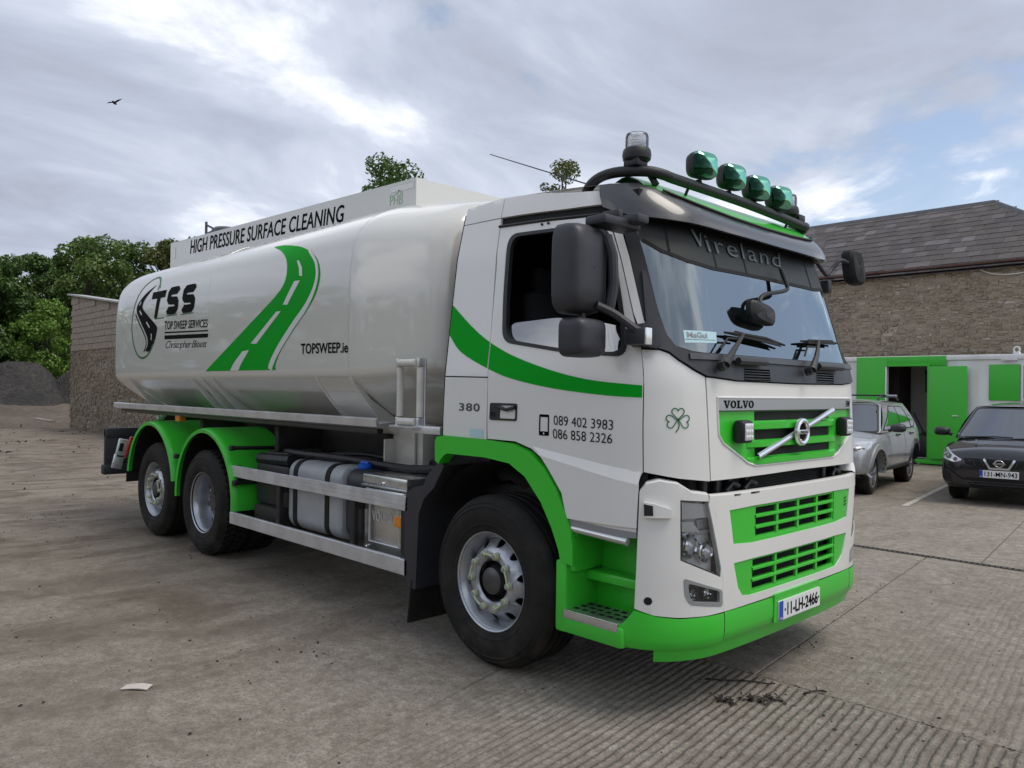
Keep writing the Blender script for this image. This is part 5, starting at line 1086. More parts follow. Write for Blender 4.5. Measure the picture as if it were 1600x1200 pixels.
# ---------------------------------------------------------------- chassis
mb = MB()
for sg in (1, -1): mb.span((-7.3,sg*.34,.72),(1.0,sg*.43,1.0),.01)
for x in (-6.9,-5.0,-3.4,-1.6,.4): mb.span((x-.06,-.40,.75),(x+.06,.40,.95),.01)
chas = P('chassis_frame', mb, 'chassis')
mb = MB()
for x in (0,-4.31,-5.67): mb.tube([(x,-1.0,.525),(x,1.0,.525)], .075, 12)
mb.lathe([(.001,-.2),(.2,-.18),(.24,0),(.2,.18),(.001,.2)], (-4.31,0,.52), 'y', 20); mb.tube([(-4.1,0,.6),(-.6,0,.75)], .06, 12); mb.box((.1,0,.95), (1.5,.75,.5), .08)
P('axle', mb, 'chassis', chas)
mb = MB(); mb.span((-6.9,-.55,1.0),(-.75,.55,1.34),.02)
for x in (-6.2,-4.9,-3.2): mb.span((x-.04,-1.0,1.10),(x+.04,1.0,1.36),.01)
P('tank_subframe', mb, 'chassis', chas)
mb = MB()   # hoses and boxes in the gap under the tank
rng = random.Random(4)
for k in range(9):
    y = -.5-.06*k; z = 1.03+.03*(k % 3); mb.tube(catmull([(-3.6,y+.2,z+.02),(-2.9,y,z+rng.uniform(-.02,.03)),(-2.1,y+.05,z+rng.uniform(-.03,.03)),(-1.3,y+.1,z),(-.8,y+.15,z+.05)], 4), .016+.008*(k % 3), 7)
P('air_hose', mb, 'plastic_black', chas)
mb = MB()   # ribbed battery cover
mb.span((-3.40,-1.10,.62),(-2.78,-.5,1.0),.03)
for i in range(6): mb.tube([(-3.40,-1.05+.1*i,1.03+.035*math.sin(i*.6)),(-2.80,-1.05+.1*i,1.05+.035*math.sin(i*.6))], .055, 8)
P('battery_box', mb, 'plastic_black')
mb = MB(); mb.span((-3.35,-1.14,.42),(-2.80,-.6,.62),.02); P('battery_tray', mb, 'chassis')
def dee(x0, x1, y0, y1, z0, z1, r, mb, n=5):
    sec = [(a, b) for a, b in rrect(y0, z0, y1, z1, r, n)]
    G = []
    for x, k in ((x0,.80),(x0+.012,.93),(x0+.04,1.),(x1-.04,1.),(x1-.012,.93),(x1,.80)):
        cy, cz = (y0+y1)/2, (z0+z1)/2; G.append([(x, cy+(a-cy)*(1-(1-k)*.35), cz+(b-cz)*(1-(1-k)*.35)) for a, b in sec])
    mb.grid(G, close_v=True); L = len(sec); mb.add(G[0], [list(range(L))]); mb.add(G[-1], [list(range(L))[::-1]])
    return sec
mb = MB(); dee(-2.72,-1.86,-1.135,-.5,.48,1.075,.11,mb); ft = P('fuel_tank', mb, 'tank_plastic', fix=True)
for x in (-2.58,-2.06):
    mb = MB(); mb.grid([[(xx,(a+.8175)*k-.8175,(b-.7775)*k+.7775) for a, b in rrect(-1.135,.48,-.5,1.075,.11,6)] for xx, k in ((x-.032,1.0),(x-.032,1.022),(x+.032,1.022),(x+.032,1.0))], close_v=True); P('tank_strap', mb, 'rubber', ft)
mb = MB(); dee(-1.855,-1.60,-1.10,-.5,.50,1.06,.10,mb); ab = P('additive_tank', mb, 'plastic_dark', fix=True)
mb = MB(); mb.lathe([(.055,0),(.06,.005),(.06,.03),(.05,.042),(.001,.045)], (-1.78,-.96,1.058), 'z', 18); mb.tube([(-1.83,-.96,1.105),(-1.73,-.96,1.105)], .014, 8); P('filler_cap', mb, 'blue_cap', ab)
mb = MB(); mb.tube(catmull([(-2.5,-.95,1.09),(-2.45,-.85,1.12),(-2.2,-.7,1.13),(-1.9,-.62,1.11),(-1.2,-.7,1.13),(-.7,-.75,1.12)], 5), .022, 8); mb.lathe([(.05,0),(.05,.03),(.001,.035)], (-2.45,-.9,1.075), 'z', 16); P('tank_hose', mb, 'plastic_black', ft)
mb = MB(); mb.span((-1.545,-1.13,.44),(-.985,-.5,.955),.03); box = P('tool_box', mb, 'alu')
mb = MB(); mb.span((-1.55,-1.14,.962),(-.98,-.45,1.055),.015); mb.span((-1.555,-1.146,.957),(-.975,-1.136,.975),.002); P('tool_box_lid', mb, 'alu', box)
mb = MB()
for x, z in ((-1.50,.50),(-1.50,.90),(-1.03,.50),(-1.03,.90),(-1.265,1.0)): mb.lathe([(.001,-.012),(.014,-.008),(.018,0)], (x,-1.132 if z < .97 else -1.142,z), 'y', 12)
P('tool_box_rivet', mb, 'chrome', box)
mb = MB(); mb.tube([(-1.46,-1.128,.86),(-1.08,-1.128,.86),(-1.08,-1.128,.55),(-1.46,-1.128,.55)], .008, 6, closed=True); text_on(mb, 'VOLVO', (-1.42,.71), (-1.16,.71), (-1.42,.79), (-1.16,.79), plane_xz(-1.131), .003, .02); P('tool_box_embossing', mb, 'galv', box)
mb = MB(); mb.span((-1.10,-1.165,.705),(-.995,-1.128,.785),.008); P('side_marker', mb, 'amber', box)
for sg in (1, -1):
    for z0, z1, n in ((.852,.955,3),(.405,.515,1)):
        mb = MB(); sec = [(-1.205,z0),(-1.232,z0)]
        if n == 3:
            h = (z1-z0)/3
            for i in range(3): sec += [(-1.235,z0+h*i+.004),(-1.235,z0+h*(i+1)-.004),(-1.230,z0+h*(i+1)-.002),(-1.230,z0+h*(i+1)+.002)]
        else: sec += [(-1.235,z0+.004),(-1.235,z1-.004)]
        sec += [(-1.232,z1),(-1.205,z1)]
        mb.prism([(-3.645,sg*y,z) for y, z in sec], (2.80,0,0)); P('side_guard_rail', mb, 'galv', fix=True)
    for x in (-3.58,-2.76,-1.58,-.93): mb = MB(); mb.span((x-.03,-sg*1.205,.40),(x+.03,-sg*1.165,.955),.004); mb.span((x-.03,-sg*1.17,.78),(x+.03,-sg*.42,.84),.004); P('side_guard_bracket', mb, 'plastic_black')
# rear mudguards
for sg in (1, -1):
    for cx, r in ((-5.70,.715),(-4.225,.70)):
        mb = MB(); G = []; tt = np.linspace(math.radians(-4 if cx > -5 else 8), math.radians(184 if cx > -5 else 172), 34)
        for t in tt:
            c, s_ = math.cos(t), math.sin(t); rx = r*(1.0 if c > 0 else 1.0)
            pt = lambda rr, y: (cx+rr*c, -sg*y, .58+rr*s_)
            G.append([pt(r-.045,1.262), pt(r-.012,1.268), pt(r,1.25), pt(r+.006,1.20), pt(r+.006,.66), pt(r-.01,.655), pt(r-.012,1.2), pt(r-.04,1.252)])
        mb.grid(G, close_v=True); L = 8; mb.f += [[len(mb.v)-L+i for i in range(L)]]; mb.m.append(0)
        rear = P('rear_mudguard', mb, 'green_paint', angle=40, fix=True)
        mb = MB(); mb.grid([[(cx+(r-.02)*math.cos(t),-sg*y,.58+(r-.02)*math.sin(t)) for y in (.66,1.24)] for t in tt]); P('mudguard_lining', mb, 'shadow_black', rear)
    mb = MB(); 
    for px_ in ((-4.95,.95),(-3.60,1.12),(-3.52,.80)): mb.tube([(px_[0],-sg*1.22,px_[1]),(px_[0]+.04,-sg*.45,px_[1]-.02)], .02, 8); mb.box((px_[0],-sg*1.245,px_[1]), (.06,.04,.05), .008)
    EACH('mudguard_bracket', mb, 'plastic_black')
    mb = MB(); mb.box((-6.43,-sg*.98,.72), (.02,.56,.36), .004, rot=(0,.10,0)); P('rear_mud_flap', mb, 'rubber')
    mb = MB(); mb.lathe([(.001,-.02),(.035,-.015),(.04,0),(.04,.03)], (-5.86,-sg*1.06,1.37), 'y', 14); mb.span((-5.95,-sg*1.10,1.30),(-5.90,-sg*1.02,1.40),.01); P('work_lamp', mb, 'lamp_clear')
    mb = MB(); mb.span((-5.28,-sg*1.14,1.31),(-5.16,-sg*1.06,1.385),.012); P('side_marker', mb, 'amber')
    mb = MB(); mb.box((-6.98,-sg*1.14,.90), (.05,.13,.24), .012, rot=(sg*-.22,.0,0)); mb.box((-6.98,-sg*1.19,.74), (.05,.12,.18), .012, rot=(sg*-.22,.0,0)); tl = P('tail_lamp_bracket', mb, 'galv')
    mb = MB(); mb.box((-6.93,-sg*1.07,.92), (.06,.05,.26), .008, rot=(sg*-.22,0,0)); P('tail_lamp', mb, 'red_lens', tl)
    mb = MB(); mb.box((-6.952,-sg*1.16,.92), (.012,.045,.10), .003, rot=(sg*-.22,0,0)); P('tail_lamp_window', mb, 'shadow_black', tl)
mb = MB(); mb.span((-7.34,-1.25,.57),(-7.28,1.25,1.15),.012); mb.span((-7.36,-1.25,1.02),(-7.26,1.25,1.15),.02); mb.span((-7.38,-1.27,.55),(-7.26,1.27,.68),.02); P('underrun_bar', mb, 'plastic_dark')
# ---------------------------------------------------------------- tank
def tankS(u, v, off):
    e = .02; y = tank_y(v); dy = (tank_y(v+e)-tank_y(v-e))/(2*e); n = math.hypot(1, dy); return (u, -(y+off/n), v-off*dy/n)
sec = [(-y, z) for y, z in TANKH]+[(y, z) for y, z in TANKH[::-1][1:-1]]
mb = MB(); G = []; zc0 = 2.30
st = [(-7.10,.86),(-7.098,.90),(-7.085,.945),(-7.05,.975),(-6.99,.992),(-6.90,1.)]+[(x,1.) for x in np.linspace(-6.5,-1.6,13)]
st += [(-1.62,.9995),(-1.56,.998),(-1.50,.993),(-1.44,.986),(-1.36,.974),(-1.27,.960),(-1.15,.941),(-1.0,.917),(-.85,.89),(-.72,.855),(-.67,.81),(-.64,.705),(-.605,.64),(-.59,.5),(-.585,.02)]
for x, k in st: G.append([(x, y*k, zc0+(z-zc0)*(1-(1-k)*.72)) for y, z in sec])
G0 = [(-7.10, y*.02, zc0+(z-zc0)*.02) for y, z in sec]
mb.grid([G0]+G, close_v=True); tank = P('tank', mb, 'tank_paint', angle=60)
mb = MB()
for x in (-4.2,): mb.tube([(x, y, z) for y, z in sec], .003, 6, closed=True)
P('tank_weld', mb, 'tank_paint', tank)
low = [(y, z) for y, z in TANKH if z < 1.80]
for x0, x1 in ((-2.12,-2.09),(-1.62,-1.58),(-4.62,-4.60),(-4.38,-4.36),(-4.12,-4.10),(-6.5,-6.48)):
    mb = MB()
    for sg in (1, -1):
        out = [(1.232,1.79),(1.205,1.735),(1.10,1.61),(.95,1.44),(.82,1.34)]; inn = [(.55,1.34),(.8,1.46),(1.05,1.62),(1.2,1.78)]
        mb = MB(); mb.prism([(x0,-sg*y,z) for y, z in out+inn], (x1-x0,0,0)); P('tank_saddle', mb, 'tank_paint', tank, fix=True)
mb = MB()   # sheet between the two front saddles
for sg in (1, -1): mb = MB(); mb.grid([[(x,-sg*y,z) for y, z in ((1.228,1.785),(1.185,1.725),(1.085,1.60),(.92,1.43),(.80,1.34))] for x in (-2.10,-1.60)]); P('saddle_sheet', mb, 'tank_paint', tank)
mb = MB(); mb.span((-1.66,-.78,1.10),(-1.27,-.60,1.43),.01); mb.span((-1.95,-.80,1.06),(-1.2,-.55,1.10),.004); mb.box((-1.35,-.80,1.25), (.03,.02,.28), .004); mb.box((-1.64,-.82,1.2), (.02,.12,.2), .004); P('tank_foot', mb, 'tank_paint', tank)
mb = MB()   # alu tray along the tank
for sg in (1, -1): mb.prism([(-7.08,-sg*y,z) for y, z in ((1.05,1.43),(1.16,1.405),(1.215,1.42),(1.222,1.475),(1.205,1.485),(1.19,1.44),(1.05,1.455))], (5.82,0,0))
P('side_tray', mb, 'galv', tank, fix=True)
mb = MB(); mb.tube([(-7.0,-1.12,1.395),(-1.35,-1.12,1.385)], .028, 10); P('tray_pipe', mb, 'steel_dark', tank)
mb = MB(); b0 = 3.15
for sg in (1,): pass
V = [(-6.98,-.585,3.15),(-6.98,.585,3.15),(-6.98,.585,3.575),(-6.98,-.585,3.575),(-1.66,-.585,3.10),(-1.66,.585,3.10),(-1.66,.585,3.455),(-1.66,-.585,3.455)]
mb.add(V, [[0,3,2,1],[4,5,6,7],[0,4,7,3],[1,2,6,5],[3,7,6,2]]); P('walkway_box', mb, 'tank_paint', tank, smooth=False)
mb = MB(); wb = plane_xz(-.585)
text_on(mb, 'HIGH PRESSURE SURFACE CLEANING', (-6.33,3.358), (-2.755,3.246), (-6.33,3.530), (-2.755,3.408), wb, .003, .012, .18, 1.02); P('slogan_lettering', mb, 'black_decal', tank)
mb = MB(); text_on(mb, 'PHB', (-2.03,3.275), (-1.85,3.265), (-2.03,3.365), (-1.84,3.352), wb, .003, -.01); stroke(mb, [(-1.95,3.36),(-1.90,3.385),(-1.85,3.355)], .012, wb); P('faded_lettering', mb, 'pale_green_decal', tank)
mb = MB(); mb.patch([(-2.02,3.385),(-1.69,3.375),(-1.69,3.42),(-2.02,3.43)], wb, .003, .001, (), .5, skirt=False); mb.patch([(-6.9,3.36),(-6.80,3.36),(-6.80,3.50),(-6.9,3.50)], wb, .003, .001, (), .5, skirt=False); EACH('old_sticker', mb, 'white_paint', tank)
mb = MB(); mb.lathe([(.001,.07),(.13,.065),(.165,.04),(.175,0),(.175,-.1)], (-5.95,-.30,3.61), 'z', 24); P('manlid', mb, 'steel_dark', tank)
mb = MB(); mb.tube([(-6.54,-.3,3.5),(-6.54,-.3,3.84)], .018, 8); mb.tube([(-6.54,-.3,3.80),(-6.25,-.3,3.70)], .014, 8); mb.tube([(-6.54,-.3,3.68),(-6.2,-.3,3.70),(-6.1,-.3,3.66)], .014, 8); P('manlid_handle', mb, 'steel_dark', tank)
# road graphic
RL = [(-3.067,2.972),(-2.835,2.903),(-2.665,2.807),(-2.607,2.688),(-2.645,2.581),(-2.794,2.482),(-3.063,2.358),(-4.220,1.852)]
RR = [(-3.02,2.974),(-2.804,2.955),(-2.453,2.890),(-2.208,2.798),(-2.093,2.715),(-2.043,2.605),(-2.080,2.479),(-2.195,2.358),(-2.407,2.212),(-2.644,2.031),(-2.755,1.900),(-2.750,1.852)]
gl, gr = catmull(RL[:-1], 5), catmull(RR, 5)
outl = [tuple(p) for p in gl]+[RL[-1]]+[tuple(p) for p in gr[::-1]]
mb = MB(); mb.patch(outl, tankS, .003, .001, (), .06, skirt=False); road = P('road_graphic', mb, 'green_decal', tank)
mb = MB(); il = catmull([(-2.30,2.845),(-2.178,2.762),(-2.118,2.70),(-2.088,2.605),(-2.128,2.49),(-2.246,2.362),(-2.46,2.215),(-2.70,2.031),(-2.83,1.90),(-2.85,1.856)], 5)
stroke(mb, il, [.022,.05,.075], tankS, .005)
for q in ([(-2.459,2.772),(-2.425,2.768),(-2.350,2.70),(-2.329,2.627),(-2.377,2.632),(-2.40,2.70)], [(-2.453,2.596),(-2.360,2.593),(-2.551,2.403),(-2.631,2.409)], [(-2.744,2.356),(-2.663,2.356),(-3.112,2.091),(-3.225,2.095)], [(-3.390,2.029),(-3.258,2.037),(-3.42,1.91),(-3.474,1.853),(-3.655,1.853),(-3.56,1.93)]): mb.patch(q, tankS, .005, .001, (), .06, skirt=False)
P('road_markings', mb, 'white_decal', tank)
# company logo
mb = MB(); ell = [(-5.935+.425*math.cos(t)+.05*math.sin(t), 2.49+.47*math.sin(t)) for t in np.linspace(math.radians(42), math.radians(330), 50)]
stroke(mb, ell, .022, tankS, .003); stroke(mb, [(-5.60,2.75),(-5.645,2.85),(-5.66,2.79)], .012, tankS, .003); P('logo_ring', mb, 'dark_green_line', tank)
Lc, Rc = catmull([(-5.72,2.86),(-5.97,2.785),(-6.17,2.69),(-6.235,2.60),(-6.14,2.50),(-5.96,2.36),(-5.84,2.25),(-5.83,2.17),(-5.90,2.10)], 4), catmull([(-5.72,2.86),(-5.90,2.765),(-6.03,2.675),(-6.03,2.60),(-5.83,2.50),(-5.56,2.37),(-5.56,2.29),(-5.64,2.17),(-5.80,2.085)], 4)
mb = MB(); mb.grid([[tankS(*(a*(1-t)+b*t), .003) for t in (0,.5,1)] for a, b in zip(Lc, Rc)]); stroke(mb, [(a[0]-.05,a[1]-.01) for a in Lc[14:]], .02, tankS, .003)
for (x, z) in ((-5.75,2.70),(-5.70,2.62),(-6.2,2.38),(-6.1,2.28),(-5.97,2.2),(-6.25,2.48),(-5.85,2.68)): mb.patch(circ((x,z),.007,6), tankS, .003, .001, (), .1, skirt=False)
P('logo_road', mb, 'black_decal', tank)
def blockS(mb, x0, x1, z0, z1, w, sh):
    q = [(1,.88),(.9,1),(.1,1),(0,.9),(0,.60),(.1,.52),(.9,.47),(1,.38),(1,.1),(.9,0),(.1,0),(0,.12)]
    q = [(x0+w/2+(x1-x0-w)*a, z0+w*.42+(z1-z0-w*.84)*b) for a, b in q]; q = [(a+(b-z0)*sh, b) for a, b in q]
    P2 = densify(q+q[::-1], .05)[:len(densify(q+q[::-1], .05))//2]
    v, f = ribbon(P2, 1.0); T = np.gradient(P2, axis=0); T /= np.linalg.norm(T, axis=1)[:, None]+1e-9; Nn = np.stack([-T[:, 1]*w*.5, T[:, 0]*w*.42], 1)
    mb.grid([[tankS(*(p-n), .004), tankS(*(p+n), .004)] for p, n in zip(P2, Nn)])
mb = MB(); mb.patch([(-5.765,2.768),(-5.355,2.765),(-5.37,2.685),(-5.50,2.685),(-5.555,2.462),(-5.64,2.462),(-5.60,2.685),(-5.775,2.688)], tankS, .004, .001, (), .08, skirt=False)
P('logo_letter', mb, 'black_decal', tank)
for q in ((-5.31, -4.97, 2.476, 2.782), (-4.88, -4.53, 2.468, 2.768)): mb = MB(); blockS(mb, *q, .105, .08); P('logo_letter', mb, 'black_decal', tank)
mb = MB(); text_on(mb, 'TOP SWEEP SERVICES', (-5.315,2.318), (-4.175,2.290), (-5.315,2.412), (-4.175,2.372), tankS, .003, .012, .1); P('logo_tagline', mb, 'black_decal', tank)
mb = MB(); mb.patch([(-5.312,2.278),(-4.165,2.250),(-4.165,2.264),(-5.312,2.294)], tankS, .003, .001, (), .12, skirt=False); P('logo_rule', mb, 'black_decal', tank); mb = MB(); mb.patch([(-5.312,2.212),(-4.165,2.188),(-4.165,2.228),(-5.312,2.255)], tankS, .003, .001, (), .12, skirt=False); P('logo_rule', mb, 'black_decal', tank); mb = MB()
text_on(mb, 'Christopher Bissett', (-5.28,2.085), (-4.18,2.07), (-5.28,2.192), (-4.18,2.165), tankS, .003, -.012, .45, .82); P('owner_signature', mb, 'black_decal', tank); mb = MB()
text_on(mb, 'TOPSWEEP.ie', (-2.317,1.978), (-1.60,1.972), (-2.317,2.066), (-1.60,2.055), tankS, .003, .02)
P('web_address', mb, 'black_decal', tank)
mb = MB()
for i, j in ((Lc, Rc),):
    mid_ = (np.array(i)*.52+np.array(j)*.48)
    for a, b in ((8,11),(13,16),(18,21),(23,27)): stroke(mb, mid_[a:b], .022, tankS, .006)
P('logo_road_line', mb, 'white_decal', tank)
mb = MB(); 
for x0, x1, z0, z1 in ((-5.62,-5.35,2.447,2.46),(-5.30,-4.98,2.462,2.472),(-4.87,-4.54,2.454,2.464)): mb.patch([(x0,z0),(x1,z0),(x1,z1),(x0,z1)], tankS, .003, .001, (), .1, skirt=False)
P('logo_glow', mb, 'dark_green_line', tank)
# hose roller frame, antenna
RXA, RXB = -.985, -.755
mb = MB()
rx = (RXA, RXB); RY = -1.205
rf = None
for q in ([(RXA,RY,1.51),(RXA,RY,1.85)], [(RXB,RY,1.51),(RXB,RY,1.85)], [(RXA+.02,RY-.02,1.885),(RXB-.02,RY-.02,1.885)], [(RXA+.02,RY-.02,1.475),(RXB-.02,RY-.02,1.475)]): mb = MB(); mb.tube(q, .026, 12); rf = P('roller', mb, 'hose_white')
mb = MB()
mb.span((RXA-.05,RY-.06,1.435),(RXB+.04,RY+.05,1.447)); mb.span((RXB-.05,RY-.03,1.40),(-.50,RY+.05,1.452),.004)
for x in (RXA-.005,RXB+.005):
    for z in (1.885,1.475): mb.box((x,RY,z), (.03,.06,.06), .004)
for x in (RXA-.03,RXB+.03): mb.tube([(x,RY+.02,1.44),(x,RY+.02,1.91)], .008, 6)
P('roller_frame', mb, 'galv')
mb = MB(); mb.tube([(.42,-.52,2.97),(-.85,-.5,3.495)], [.006,.0035], 6); mb.lathe([(.02,0),(.02,.03),(.006,.05)], (.42,-.52,2.95), 'z', 10); P('antenna', mb, 'plastic_black')
# ================================================================ parked cars
from mathutils.bvhtree import BVHTree
def carpaint(name, base, metal=.4, rough=.28):
    t = NT(name); P_ = t.pos('World'); n = t.noise(P_, 5, 5, .6); t.set(base=base, metal=metal, rough=t.math('ADD', rough-.06, t.math('MULTIPLY', n, .14)), coat=.9, coatr=.04); MT[name] = t.m
carpaint('car_silver', (.40,.41,.43), .4); carpaint('car_black', (.012,.011,.015), .2, .25)
mat('car_cladding', (.03,.031,.034), .6); mat('alloy', (.30,.30,.31), .35, .7); mat('headlamp', (.60,.62,.64), .12, .4)
def make_car(name, label, cat, loc, rz, body, st, gh, wheel_r, wb, track, front, label_extra=None):
    car = thing(name, loc, label, cat, 'cars parked by the cabin', rz)
    def PL(nm, mb, m, parent=car, **k):
        o = mb.build(nm, MT[m] if isinstance(m, str) else [MT[q] for q in m], None, **k); o.parent = parent; return o
    G = []
    for x, w, zb, zs, zt in st:
        half = [(0,zb),(w*.80,zb),(w*.94,zb+.05),(w*.985,zb+.20*(zs-zb)+.03),(w,zb+.5*(zs-zb)),(w*.992,zb+.75*(zs-zb)),(w*.965,zs-.03),(w*.91,zs+.018),(w*.72,zs+(zt-zs)*.55),(w*.38,zs+(zt-zs)*.9),(0,zt)]
        h2 = catmull(half, 3); ring = [(x,-y,z) for y, z in h2]+[(x,y,z) for y, z in h2[::-1][1:-1]]; G.append(ring)
    mb = MB(); mb.grid(G, close_v=True); L = len(G[0]); mb.add(G[0], [list(range(L))]); mb.add(G[-1], [list(range(L))[::-1]])
    body_o = PL('body', mb, body, fix=True, angle=40)
    # cut the wheel arches
    cut = MB()
    for x in (wb/2, -wb/2):
        for sg in (1, -1): cut.lathe([(0.,-.26),(wheel_r+.07,-.26),(wheel_r+.07,.34),(0.,.34)], (x, sg*(track/2+.02), wheel_r+.02), 'y', 28, sgn=sg)
    co = cut.build('cutter', MT['shadow_black'], None, fix=True); co.parent = car; md = body_o.modifiers.new('b', 'BOOLEAN'); md.object = co; md.operation = 'DIFFERENCE'; md.solver = 'EXACT'; md.material_mode = 'TRANSFER'
    dg = bpy.context.evaluated_depsgraph_get(); dg.update(); nm = bpy.data.meshes.new_from_object(body_o.evaluated_get(dg)); body_o.modifiers.clear(); body_o.data = nm; bpy.data.objects.remove(co)
    nm.shade_smooth(); nm.set_sharp_from_angle(angle=math.radians(40))
    V = [v.co.copy() for v in nm.vertices]; bvh = BVHTree.FromPolygons(V, [list(p.vertices) for p in nm.polygons])
    def frontS(u, v, off):
        h = bvh.ray_cast(Vector((4, u, v)), Vector((-1, 0, 0)))[0]; return ((h.x if h else 1.7)+off, u, v)
    def sideS(sg): 
        def f(u, v, off):
            h = bvh.ray_cast(Vector((u, sg*3, v)), Vector((0, -sg, 0)))[0]; return (u, (h.y if h and abs(h.y) > .4 else sg*.86)+sg*off, v)
        return f
    def topS(u, v, off):
        h = bvh.ray_cast(Vector((u, v, 3)), Vector((0, 0, -1)))[0]; return (u, v, (h.z if h else .9)+off)
    # greenhouse
    (xf0, xr0, w0, z0), (xf1, xr1, w1, z1), ztop = gh
    def GH(face, u, h, off=0.):
        xf, xr, w = xf0*(1-h)+xf1*h, xr0*(1-h)+xr1*h, w0*(1-h)+w1*h; z = z0*(1-h)+z1*h; bul = .03*math.sin(PI*h)
        if face == 'f': return (xf-.16*abs(u)**2.2+off*.8, u*w, z+off*.5)
        if face == 'r': return (xr+.12*abs(u)**2.2-off, u*w, z)
        a, b = xr+.12, xf-.16; return (a+(b-a)*u, (w+bul+off)*(1 if face == 'l' else -1), z)
    mb = MB(); hs = np.linspace(0, 1, 7)
    mb.grid([[GH('f', u, h) for u in np.linspace(-1, 1, 17)] for h in hs]); mb.grid([[GH('r', u, h) for u in np.linspace(-1, 1, 13)][::-1] for h in hs])
    for f in 'lr': pass
    mb.grid([[GH('l', u, h) for u in np.linspace(1, 0, 13)] for h in hs]); mb.grid([[GH('x', u, h) for u in np.linspace(0, 1, 13)] for h in hs])
    R_ = []
    for u in np.linspace(0, 1, 13):
        xl = xr1+.12+(xf1-.16-xr1-.12)*u; bow = math.sin(PI*min(1, max(0, u)))**.5; row = []
        for q in np.linspace(-1, 1, 13):
            xx = xl+(.16*(1-abs(q)**2.2) if u > .99 else (-.12*(1-abs(q)**2.2) if u < .01 else 0)); row.append((xx, q*w1, z1+(ztop-z1)*(1-abs(q)**2.4)*(.35+.65*bow)))
        R_.append(row)
    mb.grid(R_); PL('roof', mb, body, fix=True, angle=50)
    gS = lambda face: (lambda u, v, off: GH(face, u, v, off))
    mb = MB(); mb.patch(roundpoly([(-.93,.04),(.93,.04),(.90,.93),(-.90,.93)], .08), gS('f'), .010, .01, (), .12); PL('windscreen', mb, 'car_glass')
    mb = MB(); mb.patch(roundpoly([(-.97,.0),(.97,.0),(.95,.97),(-.95,.97)], .08), gS('f'), .005, .01, (), .12); PL('windscreen_seal', mb, 'plastic_black')
    for f in 'lx':
        mb = MB(); mb.patch(roundpoly([(.02,.30),(.10,.06),(.97,.06),(.93,.30),(.76,.92),(.20,.90)], .05), gS(f), .004, .01, (), .1); PL('window_trim', mb, 'plastic_black')
        for poly in ([(.52,.10),(.94,.10),(.75,.88),(.53,.88)], [(.20,.10),(.49,.10),(.50,.88),(.22,.86)], [(.05,.30),(.11,.12),(.17,.12),(.19,.84)]):
            mb = MB(); mb.patch(roundpoly(poly, .03, 3), gS(f), .009, .008, (), .1); PL('side_window', mb, 'car_glass')
    mb = MB(); mb.patch(roundpoly([(-.85,.15),(.85,.15),(.8,.9),(-.8,.9)], .1), gS('r'), .006, .01, (), .15); PL('rear_window', mb, 'car_glass')
    # wheels
    for x in (wb/2, -wb/2):
        for sg in (1, -1):
            c = (x, sg*track/2, wheel_r); w = .22; rr = wheel_r*.66
            mb = MB(); mb.lathe([(rr,.0),(rr+.03,.012),(wheel_r-.03,.01),(wheel_r-.008,-.015),(wheel_r,-.04),(wheel_r,-w+.04),(wheel_r-.02,-w),(rr,-w)], c, 'y', 36, sgn=sg); o = PL('wheel', mb, 'rubber', angle=40)
            mb = MB(); mb.lathe([(rr+.004,.004),(rr-.012,.002),(rr-.03,-.05),(rr-.03,-.12)], c, 'y', 36, sgn=sg)
            for k in range(5):
                for q in (-.16, .16):
                    a = 2*PI*k/5+.3; p0 = np.array((c[0]+.05*math.cos(a), c[1]-sg*.02, c[2]+.05*math.sin(a))); p1 = np.array((c[0]+(rr-.012)*math.cos(a+q), c[1]-sg*.012, c[2]+(rr-.012)*math.sin(a+q))); mb.tube([p0, p1], [.028,.020], 6)
            mb.lathe([(.001,.0),(.05,-.005),(.06,-.03)], c, 'y', 16, sgn=sg); PL('rim', mb, 'alloy', o)
            mb = MB(); mb.lathe([(.001,-.11),(rr-.01,-.11)], c, 'y', 24, sgn=sg); mb.lathe([(wheel_r+.07,-.21),(.001,-.21)], (c[0],c[1],wheel_r+.02), 'y', 24, sgn=sg); PL('brake_disc', mb, 'shadow_black', o)
    front(car, PL, frontS, sideS, topS, GH); return car
def door_mirror(PL, GHp, sg, m, z=1.06, x=.78, y=.93):
    mb = MB(); G = []
    for xx, k in ((-.07,.85),(-.04,1.),(.02,1.),(.07,.8),(.095,.5),(.10,.02)): G.append([(x+xx-.05*abs(a)*0, sg*(y+.10)+k*a*.125, z+k*b*.075) for a, b in sq(1., 24, 3.)])
    mb.grid(G, close_v=True); mb.add(G[0], [list(range(24))]); mb.tube([(x,sg*(y-.06),z-.05),(x,sg*(y+.03),z-.03)], .03, 8); return PL('door_mirror', mb, m, fix=True)
